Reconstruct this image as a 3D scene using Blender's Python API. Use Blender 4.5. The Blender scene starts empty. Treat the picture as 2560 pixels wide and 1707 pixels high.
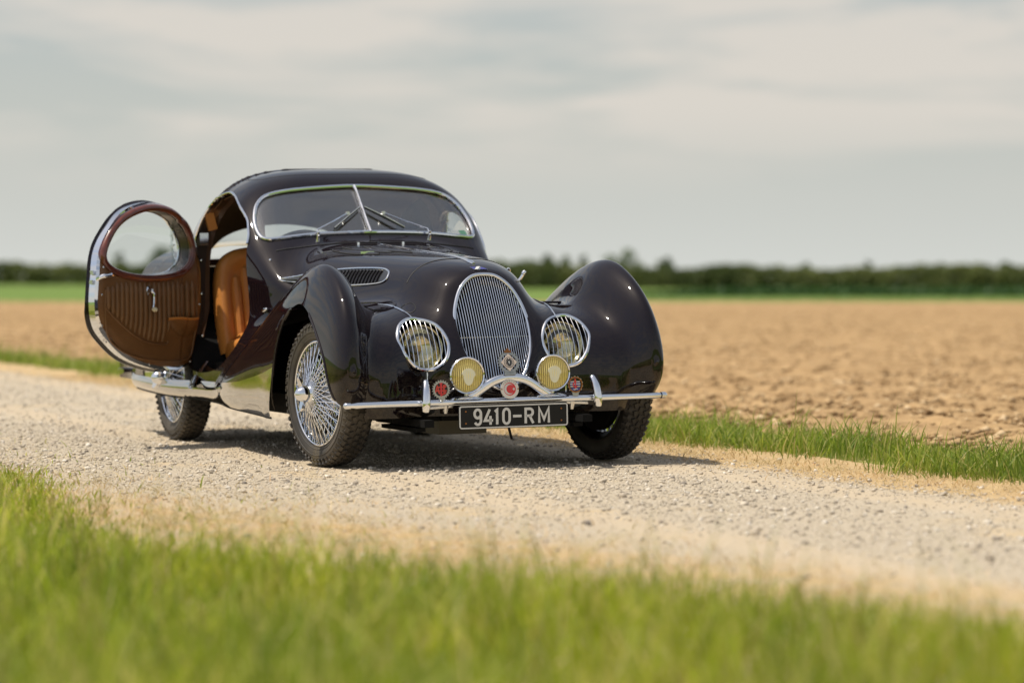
import bpy, math, random
import numpy as np
from mathutils import Vector, Matrix, Euler

R = math.radians
random.seed(7)
rng = np.random.default_rng(7)
sc = bpy.context.scene
COL = sc.collection

# ---------------------------------------------------------------- camera
CAM_H = .934
cd = bpy.data.cameras.new('camera')
cam = bpy.data.objects.new('camera', cd); COL.objects.link(cam)
cam.location = (0, 0, CAM_H)
cam.rotation_euler = (R(90) - math.atan((853.5 - 696.6) / 7466.0), 0, 0)
cd.sensor_width = 36; cd.lens = 105.0
cd.clip_start = .1; cd.clip_end = 6000
cd.dof.use_dof = True; cd.dof.focus_distance = 14.75; cd.dof.aperture_fstop = 1.7
sc.camera = cam

# ---------------------------------------------------------------- sky, sun, exposure
SUN_TO = Vector((-.42, -.05, .92)).normalized()
SUN_EL = math.asin(SUN_TO.z); SUN_AZ = math.atan2(SUN_TO.x, SUN_TO.y)
w = bpy.data.worlds.new('World'); sc.world = w; w.use_nodes = True
nt = w.node_tree; nt.nodes.clear()
def N(t, **k):
    n = nt.nodes.new(t)
    for a, b in k.items(): setattr(n, a, b)
    return n
def Lk(a, b): nt.links.new(a, b)
out = N('ShaderNodeOutputWorld'); bg = N('ShaderNodeBackground')
sky = N('ShaderNodeTexSky', sky_type='NISHITA', sun_disc=False, sun_elevation=SUN_EL, sun_rotation=SUN_AZ,
        air_density=1.0, dust_density=2.5, ozone_density=1.0)
tc = N('ShaderNodeTexCoord'); mp = N('ShaderNodeMapping'); mp.inputs['Scale'].default_value = (6.5, 6.5, 34)
mp.inputs['Location'].default_value = (1.7, .6, 2.35)
Lk(tc.outputs['Generated'], mp.inputs[0])
no = N('ShaderNodeTexNoise'); no.inputs['Scale'].default_value = 1.0; no.inputs['Detail'].default_value = 5
no.inputs['Roughness'].default_value = .5; no.inputs['Distortion'].default_value = .35
Lk(mp.outputs[0], no.inputs['Vector'])
cr = N('ShaderNodeValToRGB'); cr.color_ramp.elements[0].position = .42; cr.color_ramp.elements[1].position = .56
Lk(no.outputs['Fac'], cr.inputs[0])
mulc = N('ShaderNodeMath', operation='MULTIPLY')
Lk(cr.outputs[0], mulc.inputs[0])
# thin haze: the whole sky is milky, most so at the horizon
sep = N('ShaderNodeSeparateXYZ'); Lk(tc.outputs['Generated'], sep.inputs[0])
hz = N('ShaderNodeMapRange'); hz.inputs['From Min'].default_value = 0.0; hz.inputs['From Max'].default_value = .115
hz.inputs['To Min'].default_value = .97; hz.inputs['To Max'].default_value = .26
Lk(sep.outputs['Z'], hz.inputs['Value'])
thin = N('ShaderNodeMapRange'); thin.inputs['From Min'].default_value = .1; thin.inputs['From Max'].default_value = .6
thin.inputs['To Min'].default_value = .85; thin.inputs['To Max'].default_value = .22       # the veil thins towards the zenith
Lk(sep.outputs['Z'], thin.inputs['Value']); low = N('ShaderNodeMapRange', interpolation_type='SMOOTHSTEP'); low.inputs['From Min'].default_value = .022; low.inputs['From Max'].default_value = .060
Lk(sep.outputs['Z'], low.inputs['Value']); lt = N('ShaderNodeMath', operation='MULTIPLY'); Lk(low.outputs[0], lt.inputs[0]); Lk(thin.outputs[0], lt.inputs[1]); Lk(lt.outputs[0], mulc.inputs[1])
mixh = N('ShaderNodeMix', data_type='RGBA'); mixc = N('ShaderNodeMix', data_type='RGBA')
Lk(hz.outputs[0], mixh.inputs['Factor']); Lk(sky.outputs[0], mixh.inputs[6])
mixh.inputs[7].default_value = (6.1, 6.25, 5.9, 1)
Lk(mulc.outputs[0], mixc.inputs['Factor']); Lk(mixh.outputs[2], mixc.inputs[6]); mixc.inputs[7].default_value = (6.6, 6.15, 5.55, 1)
Lk(mixc.outputs[2], bg.inputs['Color']); bg.inputs['Strength'].default_value = .1
Lk(bg.outputs[0], out.inputs[0])
sd = bpy.data.lights.new('sun', 'SUN'); sd.energy = 4.5; sd.angle = R(.55); sd.color = (1, .93, .81)
so = bpy.data.objects.new('sun', sd); COL.objects.link(so)
so.rotation_euler = SUN_TO.to_track_quat('Z', 'Y').to_euler()
sc.view_settings.view_transform = 'Standard'; sc.view_settings.look = 'None'
sc.view_settings.exposure = .15; sc.view_settings.gamma = 1; sc.view_settings.use_curve_mapping = False
sc.cycles.use_denoising = True
sc.cycles.max_bounces = 10; sc.cycles.transparent_max_bounces = 16; sc.cycles.caustics_reflective = False; sc.cycles.caustics_refractive = False

# ---------------------------------------------------------------- materials
MATS = {}
def mat(name, col, rough=.5, metal=0., coat=0., coat_r=.03, spec=.5, build=None, trans=0., ior=1.5):
    if name in MATS: return MATS[name]
    m = bpy.data.materials.new(name); m.use_nodes = True
    b = m.node_tree.nodes['Principled BSDF']
    b.inputs['Base Color'].default_value = (*col, 1); b.inputs['Roughness'].default_value = rough
    b.inputs['Metallic'].default_value = metal; b.inputs['Coat Weight'].default_value = coat
    b.inputs['Coat Roughness'].default_value = coat_r; b.inputs['Specular IOR Level'].default_value = spec
    b.inputs['Coat IOR'].default_value = 1.46; b.inputs['Transmission Weight'].default_value = trans; b.inputs['IOR'].default_value = ior
    if build: build(m.node_tree, b)
    MATS[name] = m
    return m
def nd(t, typ, **k):
    n = t.nodes.new(typ)
    for a, b in k.items():
        if a in ('ins',):
            for i, v in b.items(): n.inputs[i].default_value = v
        else: setattr(n, a, b)
    return n
def noise(t, scale, detail=4, rough=.55, coord='Object', dist=0.):
    c = nd(t, 'ShaderNodeTexCoord'); n = nd(t, 'ShaderNodeTexNoise', ins={'Scale': scale, 'Detail': detail, 'Roughness': rough, 'Distortion': dist})
    t.links.new(c.outputs[coord], n.inputs['Vector']); return n
def ramp(t, src, stops):
    r = nd(t, 'ShaderNodeValToRGB'); e = r.color_ramp.elements
    while len(e) < len(stops): e.new(.5)
    for i, (p, c) in enumerate(stops): e[i].position = p; e[i].color = (*c, 1) if len(c) == 3 else c
    t.links.new(src, r.inputs[0]); return r
def bump(t, b, src, strength=.3, dist=.01):
    n = nd(t, 'ShaderNodeBump', ins={'Strength': strength, 'Distance': dist})
    t.links.new(src, n.inputs['Height']); t.links.new(n.outputs[0], b.inputs['Normal']); return n

def b_paint(t, b):
    n = noise(t, 900, 2); r = ramp(t, n.outputs['Fac'], [(.68, (0, 0, 0)), (.80, (1, 1, 1))])
    n2 = noise(t, 3, 3); mx = nd(t, 'ShaderNodeMapRange', ins={'From Min': .3, 'From Max': .7, 'To Min': .015, 'To Max': .035})
    t.links.new(n2.outputs['Fac'], mx.inputs['Value']); t.links.new(mx.outputs[0], b.inputs['Coat Roughness'])
    m = nd(t, 'ShaderNodeMix', data_type='RGBA'); m.inputs[6].default_value = (.0062, .0034, .0054, 1); m.inputs[7].default_value = (.03, .027, .025, 1)
    t.links.new(r.outputs[0], m.inputs['Factor'])
    # road dust settled on the lower panels
    c = nd(t, 'ShaderNodeTexCoord'); sp = nd(t, 'ShaderNodeSeparateXYZ'); t.links.new(c.outputs['Object'], sp.inputs[0])
    lo = nd(t, 'ShaderNodeMapRange', interpolation_type='SMOOTHSTEP', ins={'From Min': .62, 'From Max': .25, 'To Min': .0, 'To Max': 1.}); t.links.new(sp.outputs['Z'], lo.inputs['Value'])
    n3 = noise(t, 26, 6, .7); dm = ramp(t, n3.outputs['Fac'], [(.38, (0, 0, 0)), (.75, (1, 1, 1))]); du = nd(t, 'ShaderNodeMath', operation='MULTIPLY'); t.links.new(lo.outputs[0], du.inputs[0]); t.links.new(dm.outputs[0], du.inputs[1])
    d2 = nd(t, 'ShaderNodeMix', data_type='RGBA'); t.links.new(du.outputs[0], d2.inputs['Factor']); t.links.new(m.outputs[2], d2.inputs[6]); d2.inputs[7].default_value = (.055, .043, .030, 1)
    t.links.new(d2.outputs[2], b.inputs['Base Color'])
PAINT = mat('black_aubergine_paint', (.007, .005, .006), .5, 0, 1.0, .03, spec=.0, build=b_paint)
DARK = mat('dark_underside', (.006, .006, .006), .85, spec=.2)
SEAM = mat('seam_black', (.004, .004, .004), .6)
CHROME = mat('chrome', (.80, .82, .86), .06, 1)
CHROME2 = mat('brushed_chrome', (.70, .70, .70), .22, 1)
def b_leather(t, b):
    n = noise(t, 7, 4); r = ramp(t, n.outputs['Fac'], [(.3, (.46, .175, .036)), (.7, (.56, .225, .052))])
    t.links.new(r.outputs[0], b.inputs['Base Color'])
    v = noise(t, 420, 3); bump(t, b, v.outputs['Fac'], .25, .002)
LEATHER = mat('tan_leather', (.4, .15, .03), .38, build=b_leather, spec=.4)
def b_leather2(t, b):
    n = noise(t, 6, 4); r = ramp(t, n.outputs['Fac'], [(.3, (.145, .070, .026)), (.7, (.20, .097, .036))])
    t.links.new(r.outputs[0], b.inputs['Base Color'])
    v = noise(t, 420, 3); bump(t, b, v.outputs['Fac'], .2, .002)
LEATHER2 = mat('brown_leather', (.22, .09, .03), .36, build=b_leather2, spec=.4)
LINER = mat('headliner_cloth', (.16, .085, .04), .9)
def b_wood(t, b):
    n = noise(t, 9, 6, .7, dist=1.2); r = ramp(t, n.outputs['Fac'], [(.25, (.055, .010, .006)), (.6, (.15, .030, .014)), (.8, (.09, .018, .010))])
    t.links.new(r.outputs[0], b.inputs['Base Color'])
WOOD = mat('varnished_wood', (.12, .025, .012), .3, 0, 1., .05, build=b_wood)
def b_rub(t, b):
    n = noise(t, 5, 4); r = ramp(t, n.outputs['Fac'], [(.35, (.022, .020, .018)), (.72, (.085, .070, .052))])
    t.links.new(r.outputs[0], b.inputs['Base Color'])
    v = noise(t, 160, 3); bump(t, b, v.outputs['Fac'], .25, .003)
RUBBER = mat('tyre_rubber', (.03, .028, .025), .62, build=b_rub)
RUB2 = mat('black_rubber', (.012, .012, .012), .55)
def glassmat(name, tint, refl):
    m = bpy.data.materials.new(name); m.use_nodes = True; t = m.node_tree; t.nodes.clear()
    o = nd(t, 'ShaderNodeOutputMaterial'); tr = nd(t, 'ShaderNodeBsdfTransparent'); gl = nd(t, 'ShaderNodeBsdfGlossy')
    tr.inputs[0].default_value = (*tint, 1); gl.inputs['Roughness'].default_value = .015; gl.inputs[0].default_value = (1, 1, 1, 1)
    lw = nd(t, 'ShaderNodeLayerWeight'); lw.inputs[0].default_value = .5; mx = nd(t, 'ShaderNodeMixShader')
    pw = nd(t, 'ShaderNodeMath', operation='POWER'); pw.inputs[1].default_value = 5; fr = nd(t, 'ShaderNodeMapRange', ins={'To Min': refl, 'To Max': 1.})
    t.links.new(lw.outputs['Facing'], pw.inputs[0]); t.links.new(pw.outputs[0], fr.inputs['Value'])
    t.links.new(fr.outputs[0], mx.inputs[0]); t.links.new(tr.outputs[0], mx.inputs[1]); t.links.new(gl.outputs[0], mx.inputs[2]); t.links.new(mx.outputs[0], o.inputs[0])
    MATS[name] = m; return m
GLASS = glassmat('window_glass', (.96, .975, .97), .035)
WSGLASS = glassmat('windscreen_glass', (.93, .945, .94), .15)
LENS = glassmat('clear_lens', (.97, .94, .78), .06)
def b_yel(t, b):
    n = noise(t, 30, 3); r = ramp(t, n.outputs['Fac'], [(.3, (.72, .52, .07)), (.7, (.82, .68, .22))])
    t.links.new(r.outputs[0], b.inputs['Base Color'])
YELLOW = mat('yellow_lens', (.7, .5, .08), .12, 0, .8, .04, build=b_yel)
YELLOW2 = mat('pale_lens_centre', (.80, .77, .55), .15, 0, .8, .05)
YGLASS = glassmat('yellow_glass', (1., .97, .74), .05)
WHITE = mat('white_paint', (.62, .62, .60), .4)
RED = mat('red_enamel', (.60, .016, .018), .25, 0, .6)
ORED = mat('orange_red_enamel', (.62, .035, .012), .25, 0, .6)
BLUE = mat('blue_enamel', (.03, .03, .22), .25, 0, .8)
BLACKE = mat('black_enamel', (.01, .01, .01), .3, 0, .6)
PLATE = mat('plate_black', (.010, .010, .010), .5, spec=.25)
BRASS = mat('copper_brass', (.36, .15, .055), .3, 1)
STEEL = mat('cast_aluminium', (.42, .42, .38), .38, 1)
GREEN = mat('green_sticker', (.03, .3, .1), .5)
IVORY = mat('ivory_knob', (.7, .62, .42), .3)

# ---------------------------------------------------------------- mesh helpers
def link(name, me, m=None, parent=None, smooth=True):
    o = bpy.data.objects.new(name, me); COL.objects.link(o)
    if m is not None:
        for q in (m if isinstance(m, (list, tuple)) else [m]): me.materials.append(q)
    if parent is not None: o.parent = parent
    if smooth: me.polygons.foreach_set('use_smooth', np.ones(len(me.polygons), dtype=bool))
    return o
def mesh_np(name, V, T, normals=None):
    me = bpy.data.meshes.new(name); V = np.asarray(V, np.float32); T = np.asarray(T, np.int32)
    k = T.shape[1]
    me.vertices.add(len(V)); me.vertices.foreach_set('co', V.ravel())
    me.loops.add(T.size); me.loops.foreach_set('vertex_index', T.ravel())
    me.polygons.add(len(T)); me.polygons.foreach_set('loop_start', np.arange(0, T.size, k, dtype=np.int32))
    me.update(calc_edges=True); me.validate()
    if normals is not None:
        me.polygons.foreach_set('use_smooth', np.ones(len(me.polygons), dtype=bool))
        me.normals_split_custom_set_from_vertices(np.asarray(normals, np.float32).tolist())
    return me
class MB:
    """collects vertices and faces of one mesh"""
    def __init__(s): s.v = []; s.f = []
    def add(s, v, f):
        o = len(s.v); s.v += [tuple(map(float, p)) for p in v]; s.f += [tuple(i + o for i in q) for q in f]; return s
    def box(s, c, d, rot=None):
        c = Vector(c); hx, hy, hz_ = d[0] / 2, d[1] / 2, d[2] / 2
        P = [Vector((a * hx, b * hy, e * hz_)) for a in (-1, 1) for b in (-1, 1) for e in (-1, 1)]
        if rot is not None: P = [rot @ p for p in P]
        return s.add([p + c for p in P], [(0, 1, 3, 2), (4, 6, 7, 5), (0, 4, 5, 1), (2, 3, 7, 6), (0, 2, 6, 4), (1, 5, 7, 3)])
    def tube(s, pts, r, seg=10, closed=False, flat=1.0, upv=None, caps=True):
        P = [Vector(p) for p in pts]; n = len(P); rr = r if hasattr(r, '__len__') else [r] * n
        T = []
        for i in range(n):
            a = P[(i - 1) % n] if (closed or i > 0) else P[i]; b = P[(i + 1) % n] if (closed or i < n - 1) else P[i]
            T.append((b - a).normalized())
        u = Vector(upv) if upv is not None else (Vector((0, 0, 1)) if abs(T[0].z) < .9 else Vector((1, 0, 0)))
        vs = []
        for i in range(n):
            if upv is not None: u = Vector(upv)
            u = (u - T[i] * u.dot(T[i])).normalized(); v = T[i].cross(u)
            for k in range(seg):
                a = 2 * math.pi * k / seg
                vs.append(P[i] + (u * math.cos(a) + v * math.sin(a) * flat) * rr[i])
        fs = []
        m = n if closed else n - 1
        for i in range(m):
            for k in range(seg):
                fs.append((i * seg + k, i * seg + (k + 1) % seg, ((i + 1) % n) * seg + (k + 1) % seg, ((i + 1) % n) * seg + k))
        if not closed and caps:
            fs.append(tuple(range(seg - 1, -1, -1))); fs.append(tuple((n - 1) * seg + k for k in range(seg)))
        return s.add(vs, fs)
    def lathe(s, prof, seg=32, M=None, close=False):
        """prof: (radius, axial) pairs, spun about local Z of M"""
        M = M or Matrix(); vs = []; n = len(prof)
        for k in range(seg):
            a = 2 * math.pi * k / seg; c, d = math.cos(a), math.sin(a)
            for r, h in prof: vs.append(M @ Vector((r * c, r * d, h)))
        fs = []
        for k in range(seg):
            k2 = (k + 1) % seg
            for i in range(n if close else n - 1):
                j = (i + 1) % n
                fs.append((k * n + i, k2 * n + i, k2 * n + j, k * n + j))
        return s.add(vs, fs)
    def prism(s, outl, d, M=None, back=True):
        """flat outline (x, y) extruded d along local Z"""
        M = M or Matrix(); n = len(outl)
        vs = [M @ Vector((x, y, 0)) for x, y in outl] + [M @ Vector((x, y, d)) for x, y in outl]
        fs = [tuple(range(n, 2 * n))] + ([tuple(range(n - 1, -1, -1))] if back else []) + [(i, (i + 1) % n, n + (i + 1) % n, n + i) for i in range(n)]
        return s.add(vs, fs)
    def build(s, name, m, parent=None, smooth=True, sharp=35):
        me = bpy.data.meshes.new(name); me.from_pydata(s.v, [], s.f); me.update()
        import bmesh
        bm = bmesh.new(); bm.from_mesh(me); bmesh.ops.recalc_face_normals(bm, faces=bm.faces)
        bm.to_mesh(me); bm.free()
        o = link(name, me, m, parent, smooth)
        if smooth: me.set_sharp_from_angle(angle=R(sharp))
        return o
def spline(pts, n=8, closed=False):
    """Catmull-Rom through points of any dimension"""
    P = [np.array(p, float) for p in pts]; m = len(P); outp = []
    rngi = range(m) if closed else range(m - 1)
    for i in rngi:
        if closed: a, b, c, d = P[(i - 1) % m], P[i], P[(i + 1) % m], P[(i + 2) % m]
        else: b, c = P[i], P[i + 1]; a = P[i - 1] if i else 2 * b - c; d = P[i + 2] if i + 2 < m else 2 * c - b
        for k in range(n):
            t = k / n
            outp.append(.5 * ((2 * b) + (c - a) * t + (2 * a - 5 * b + 4 * c - d) * t * t + (3 * b - a - 3 * c + d) * t ** 3))
    if not closed: outp.append(P[-1])
    return np.array(outp)
def tag(o, label, cat, group=None, kind=None):
    if label: o['label'] = label
    if cat: o['category'] = cat
    if group: o['group'] = group
    if kind: o['kind'] = kind
    return o
def frame(origin, nrm, up=(0, 0, 1)):
    z = Vector(nrm).normalized(); x = Vector(up).cross(z).normalized(); y = z.cross(x)
    M = Matrix((x, y, z)).transposed().to_4x4(); M.translation = Vector(origin); return M
# ================================================================ the car
TH = R(22.3); TILT = .0166
car = bpy.data.objects.new('vintage_coupe', None); COL.objects.link(car)
car.location = (-.21, 15.15, 0); car.rotation_euler = (math.atan(TILT), 0, TH - R(90))
tag(car, 'glossy black vintage teardrop coupe with an open door on the gravel road', 'car')

# ---- smooth body surface: an implicit form blended from hood, catwalk, fenders and cabin
def lut(xs, ys, blur=.03):
    xs = np.array(xs, float); ys = np.array(ys, float)
    o = np.argsort(xs); xs, ys = xs[o], ys[o]
    h = np.diff(xs); d = np.diff(ys) / h; m = np.zeros_like(ys); m[0], m[-1] = d[0], d[-1]
    for i in range(1, len(xs) - 1):
        if d[i - 1] * d[i] > 0:
            w1, w2 = 2 * h[i] + h[i - 1], h[i] + 2 * h[i - 1]; m[i] = (w1 + w2) / (w1 / d[i - 1] + w2 / d[i])
    X = np.linspace(-4.3, 1.1, 2701); Xc = np.clip(X, xs[0], xs[-1]); i = np.clip(np.searchsorted(xs, Xc) - 1, 0, len(xs) - 2)
    t = (Xc - xs[i]) / h[i]
    Y = (1 + 2 * t) * (1 - t) ** 2 * ys[i] + t * (1 - t) ** 2 * h[i] * m[i] + t * t * (3 - 2 * t) * ys[i + 1] + t * t * (t - 1) * h[i] * m[i + 1]
    if blur > 0:
        k = int(blur * 3 / .002); g = np.exp(-.5 * (np.arange(-k, k + 1) * .002 / blur) ** 2); g /= g.sum()
        Y = np.convolve(np.pad(Y, k, mode='edge'), g, 'valid')
    return lambda x: np.interp(x, X, Y)
KR = .48
h_W = lut([.345, .32, .27, .18, .05, -.1, -.3, -.6, -1.0, -1.3, -1.7], [.203, .228, .262, .297, .330, .357, .395, .455, .55, .62, .68], .012)
h_T = lut([.345, .32, .27, .09, -.24, -.72, -1.07, -1.6], [.968, .982, 1.003, 1.037, 1.066, 1.096, 1.121, 1.15], .02)
h_B = lut([.345, .25, 0, -1], [.362, .35, .34, .34], .02)
h_n = lut([.345, .2, -.3, -1, -1.4], [2.35, 2.8, 3.0, 3.2, 3.2])
p_T = lut([.6, .24, .09, -.03, -.17, -.31, -.44, -.72, -.985, -1.265, -1.55, -1.79, -1.97], [.93, .985, 1.015, 1.022, 1.003, .968, .925, .822, .704, .585, .474, .372, .29], .05)
p_B = lut([.6, .3, -.5, -1.2, -1.9], [.25, .22, .22, .26, .24], .05)
p_C = lut([.6, .45, .3, 0, -.5, -1.1, -1.9], [.800, .795, .785, .768, .762, .770, .775], .05)
p_W = lut([.6, .3, .1, 0, -.3, -.8, -1.4, -1.9], [.088, .102, .120, .128, .132, .110, .087, .03], .05)
c_T = lut([-.9, -1.2, -1.38, -1.46, -1.59, -1.72, -1.79, -1.88, -2.0, -2.2, -2.5, -2.8, -3.1, -3.4, -3.6, -3.72], [.75, .98, 1.125, 1.186, 1.312, 1.444, 1.497, 1.533, 1.552, 1.560, 1.535, 1.44, 1.27, 1.02, .78, .5], .022)
c_W = lut([-.9, -1.25, -1.5, -1.7, -1.9, -2.2, -2.6, -3.0, -3.4, -3.65, -3.74], [.45, .655, .712, .738, .757, .775, .735, .58, .38, .18, .06], .04)
c_n = lut([-1.2, -1.58, -1.72, -1.84, -2.0, -2.3, -3.0], [5.5, 5.5, 4.6, 3.9, 3.6, 3.2, 2.5], .03)
r_T = lut([-2.15, -2.3, -2.5, -2.7, -3.0, -3.35, -3.65, -3.74], [.4, .66, .82, .865, .80, .62, .42, .36], .04)
r_W = lut([-2.15, -2.3, -2.5, -2.7, -3.0, -3.4, -3.7], [.01, .075, .125, .14, .13, .09, .02], .04)
def q_hood(x, y, z):
    xs = x + KR * (z - .66); W = h_W(xs); T = h_T(xs); Bm = h_B(xs); n = h_n(xs); c = (T + Bm) / 2 + .02; H = np.where(z > c, T - c, c - Bm)
    return ((np.abs(y) / W) ** n + (np.abs(z - c) / H) ** n) ** (1 / n)
def q_apron(x, y, z):
    dx = np.maximum(x + .32, 0) / (.72 + .75 * sstep(.36, .74, np.abs(y)) * .36)
    return (dx ** 3 + (np.abs(y) / .80) ** 3 + (np.abs(z - .40) / .435) ** 3) ** (1 / 3)
def q_pod(x, y, z, lateral=False):
    xf, x0 = .522, -.02
    s = np.clip((x - x0) / (xf - x0), 0, .9998); cap = (1 - s ** 2.3) ** (1 / 2.3)
    capo = np.maximum((1 - s ** 4) ** .25, .02); capi = np.maximum((1 - s ** 1.7) ** (1 / 1.7), .02)
    over = np.maximum(x - xf, 0) * 60
    T = p_T(x); Bm = p_B(x); c = Bm + .42 * (T - Bm); c = c + (0.48 - c) * s ** 2 * .6
    H = np.where(z > c, T - c, c - Bm) * cap
    n = np.where(z > c, 1.85, 2.4)
    yc = p_C(x); ya = np.abs(y) - yc
    Wd = np.where(ya < 0, .205 * np.interp(x, [-1.9, -1.4, -.8, -.3, 0], [.15, .42, .55, .85, 1.]) * capi, p_W(x) * capo)
    if lateral: return .6 * np.maximum(np.abs(ya) - Wd, np.abs(z - c) - H)
    return ((np.abs(ya) / Wd) ** n + (np.abs(z - c) / H) ** n) ** (1 / n) + over + np.maximum(-1.97 - x, 0) * 10
def q_cab(x, y, z):
    T = c_T(x); W = c_W(x); n = c_n(x); c = .80; H = np.where(z > c, np.maximum(T - c, .05), .62)
    return ((np.abs(y) / W) ** n + (np.abs(z - c) / H) ** n) ** (1 / n) + np.maximum(x + 1.05, 0) * 5 + np.maximum(-3.72 - x, 0) * 10
def q_rear(x, y, z):
    T = r_T(x); W = r_W(x); c = .42; H = np.where(z > c, np.maximum(T - c, .03), .22)
    return ((np.abs(np.abs(y) - .735) / W) ** 2.1 + (np.abs(z - c) / H) ** 2.1) ** (1 / 2.1) + np.maximum(x + 2.15, 0) * 10 + np.maximum(-3.70 - x, 0) * 10
def dist(q, x, y, z):
    e = .003; v = q(x, y, z)
    g = ((q(x + e, y, z) - v) / e) ** 2 + ((q(x, y + e, z) - v) / e) ** 2 + ((q(x, y, z + e) - v) / e) ** 2
    return np.clip((v - 1) / np.sqrt(np.maximum(g, .8)), -.6, .6)
def smin(a, b, k):
    h = np.clip(.5 + .5 * (b - a) / k, 0, 1)
    return b + (a - b) * h - k * h * (1 - h)
def sstep(a, b, x):
    t = np.clip((x - a) / (b - a), 0, 1); return t * t * (3 - 2 * t)
def field(x, y, z):
    hood = dist(q_hood, x, y, z)
    xs = x + KR * (z - .66) - .345 + .35 * (y * y)
    hood = -smin(-hood, -xs, .035)
    ap = dist(q_apron, x, y, z)
    f = smin(hood, ap, .10)
    f = smin(f, np.maximum(dist(q_pod, x, y, z), q_pod(x, y, z, True)), .022 + .12 * sstep(-.9, .15, x))
    f = smin(f, dist(q_cab, x, y, z), .055)
    return smin(f, dist(q_rear, x, y, z), .07)
def grad(x, y, z, e=.0015):
    g = np.stack([field(x + e, y, z) - field(x - e, y, z), field(x, y + e, z) - field(x, y - e, z), field(x, y, z + e) - field(x, y, z - e)], 1) / (2 * e)
    return g
def project(V, it=3):
    for _ in range(it):
        f = field(*V.T); g = grad(*V.T); V = V - g * (f / np.maximum((g * g).sum(1), .05))[:, None]
    return V
def normals_of(V):
    g = grad(*V.T, e=.003); return g / np.linalg.norm(g, axis=1)[:, None]
def isosurface(lo, hi, h):
    n = [int(round((b - a) / h)) + 1 for a, b in zip(lo, hi)]
    ax = [lo[i] + h * np.arange(n[i]) for i in range(3)]
    st = 4; ca = [a[::st] for a in ax]; G = np.meshgrid(*ca, indexing='ij')
    fc = field(*[g.ravel() for g in G]).reshape(G[0].shape)
    near = np.abs(fc) < st * h * 1.7
    k = near.copy()
    for d in range(3): k |= np.roll(near, 1, d) | np.roll(near, -1, d)
    big = np.repeat(np.repeat(np.repeat(k, st, 0), st, 1), st, 2)[:n[0], :n[1], :n[2]]
    pad = [(0, n[i] - big.shape[i]) for i in range(3)]; big = np.pad(big, pad, mode='edge')
    F = np.repeat(np.repeat(np.repeat(fc, st, 0), st, 1), st, 2)[:n[0], :n[1], :n[2]]
    F = np.pad(F, pad, mode='edge').astype(np.float32)
    I = np.argwhere(big); F[tuple(I.T)] = field(*(np.array(lo) + I * h).T)
    s = F < 0; cellcnt = np.zeros([m - 1 for m in n], np.int8); off = [(a, b, c) for a in (0, 1) for b in (0, 1) for c in (0, 1)]
    for a, b, c in off: cellcnt += s[a:n[0] - 1 + a, b:n[1] - 1 + b, c:n[2] - 1 + c]
    act = (cellcnt > 0) & (cellcnt < 8); C = np.argwhere(act); idx = -np.ones(act.shape, np.int64); idx[tuple(C.T)] = np.arange(len(C))
    acc = np.zeros((len(C), 3)); cnt = np.zeros(len(C))
    for i, a in enumerate(off):
        for j, b in enumerate(off):
            if j <= i or sum(abs(a[k] - b[k]) for k in range(3)) != 1: continue
            fa = F[tuple((C + a).T)]; fb = F[tuple((C + b).T)]; m = (fa < 0) != (fb < 0); t = np.where(m, fa / np.where(m, fa - fb, 1), 0)
            acc += m[:, None] * (np.array(a) + t[:, None] * (np.array(b) - np.array(a))); cnt += m
    V = np.array(lo) + h * (C + acc / cnt[:, None])
    quads = []
    for d in range(3):
        e = [slice(1, n[i] - 1) for i in range(3)]; e[d] = slice(0, n[d] - 1); e2 = list(e); e2[d] = slice(1, n[d])
        sa, sb = s[tuple(e)], s[tuple(e2)]; E = np.argwhere(sa != sb); neg = sa[tuple(E.T)]
        E = E + np.array([0 if i == d else 1 for i in range(3)]); u, v = [(1, 2), (2, 0), (0, 1)][d]
        du = np.zeros(3, int); du[u] = 1; dv = np.zeros(3, int); dv[v] = 1
        q = np.stack([idx[tuple((E - o_).T)] for o_ in (du + dv, dv, 0 * du, du)], 1)
        q = np.where(neg[:, None], q, q[:, ::-1]); quads.append(q)
    Q = np.concatenate(quads); Q = Q[(Q >= 0).all(1)]
    V = project(V, 2)
    return V, np.concatenate([Q[:, [0, 1, 2]], Q[:, [0, 2, 3]]])
def clip(V, T, g):
    """split triangles along g = 0; returns V, T(g>0), T(g<0)"""
    G = g(V); G = np.where(np.abs(G) < 1e-6, 1e-6, G)
    sg = G > 0; c = sg[T].sum(1); pos = T[c == 3]; neg = T[c == 0]; X = T[(c == 1) | (c == 2)]
    if len(X) == 0: return V, pos, neg
    c = sg[X].sum(1); lone = np.where((c == 1)[:, None], sg[X], ~sg[X]); k = lone.argmax(1); r = np.arange(len(X))
    a, b, d = X[r, k], X[r, (k + 1) % 3], X[r, (k + 2) % 3]
    e = np.concatenate([np.stack([a, b], 1), np.stack([a, d], 1)]); es = np.sort(e, 1); ue, inv = np.unique(es, axis=0, return_inverse=True); inv = inv.ravel()
    t = G[ue[:, 0]] / (G[ue[:, 0]] - G[ue[:, 1]]); NV = V[ue[:, 0]] + t[:, None] * (V[ue[:, 1]] - V[ue[:, 0]])
    i1 = len(V) + inv[:len(X)]; i2 = len(V) + inv[len(X):]
    tri1 = np.stack([a, i1, i2], 1); tri2 = np.concatenate([np.stack([i1, b, d], 1), np.stack([i1, d, i2], 1)])
    p1 = c == 1; p2 = np.concatenate([p1, p1])
    return np.concatenate([V, NV]), np.concatenate([pos, tri1[p1], tri2[~p2]]), np.concatenate([neg, tri1[~p1], tri2[p2]])
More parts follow.
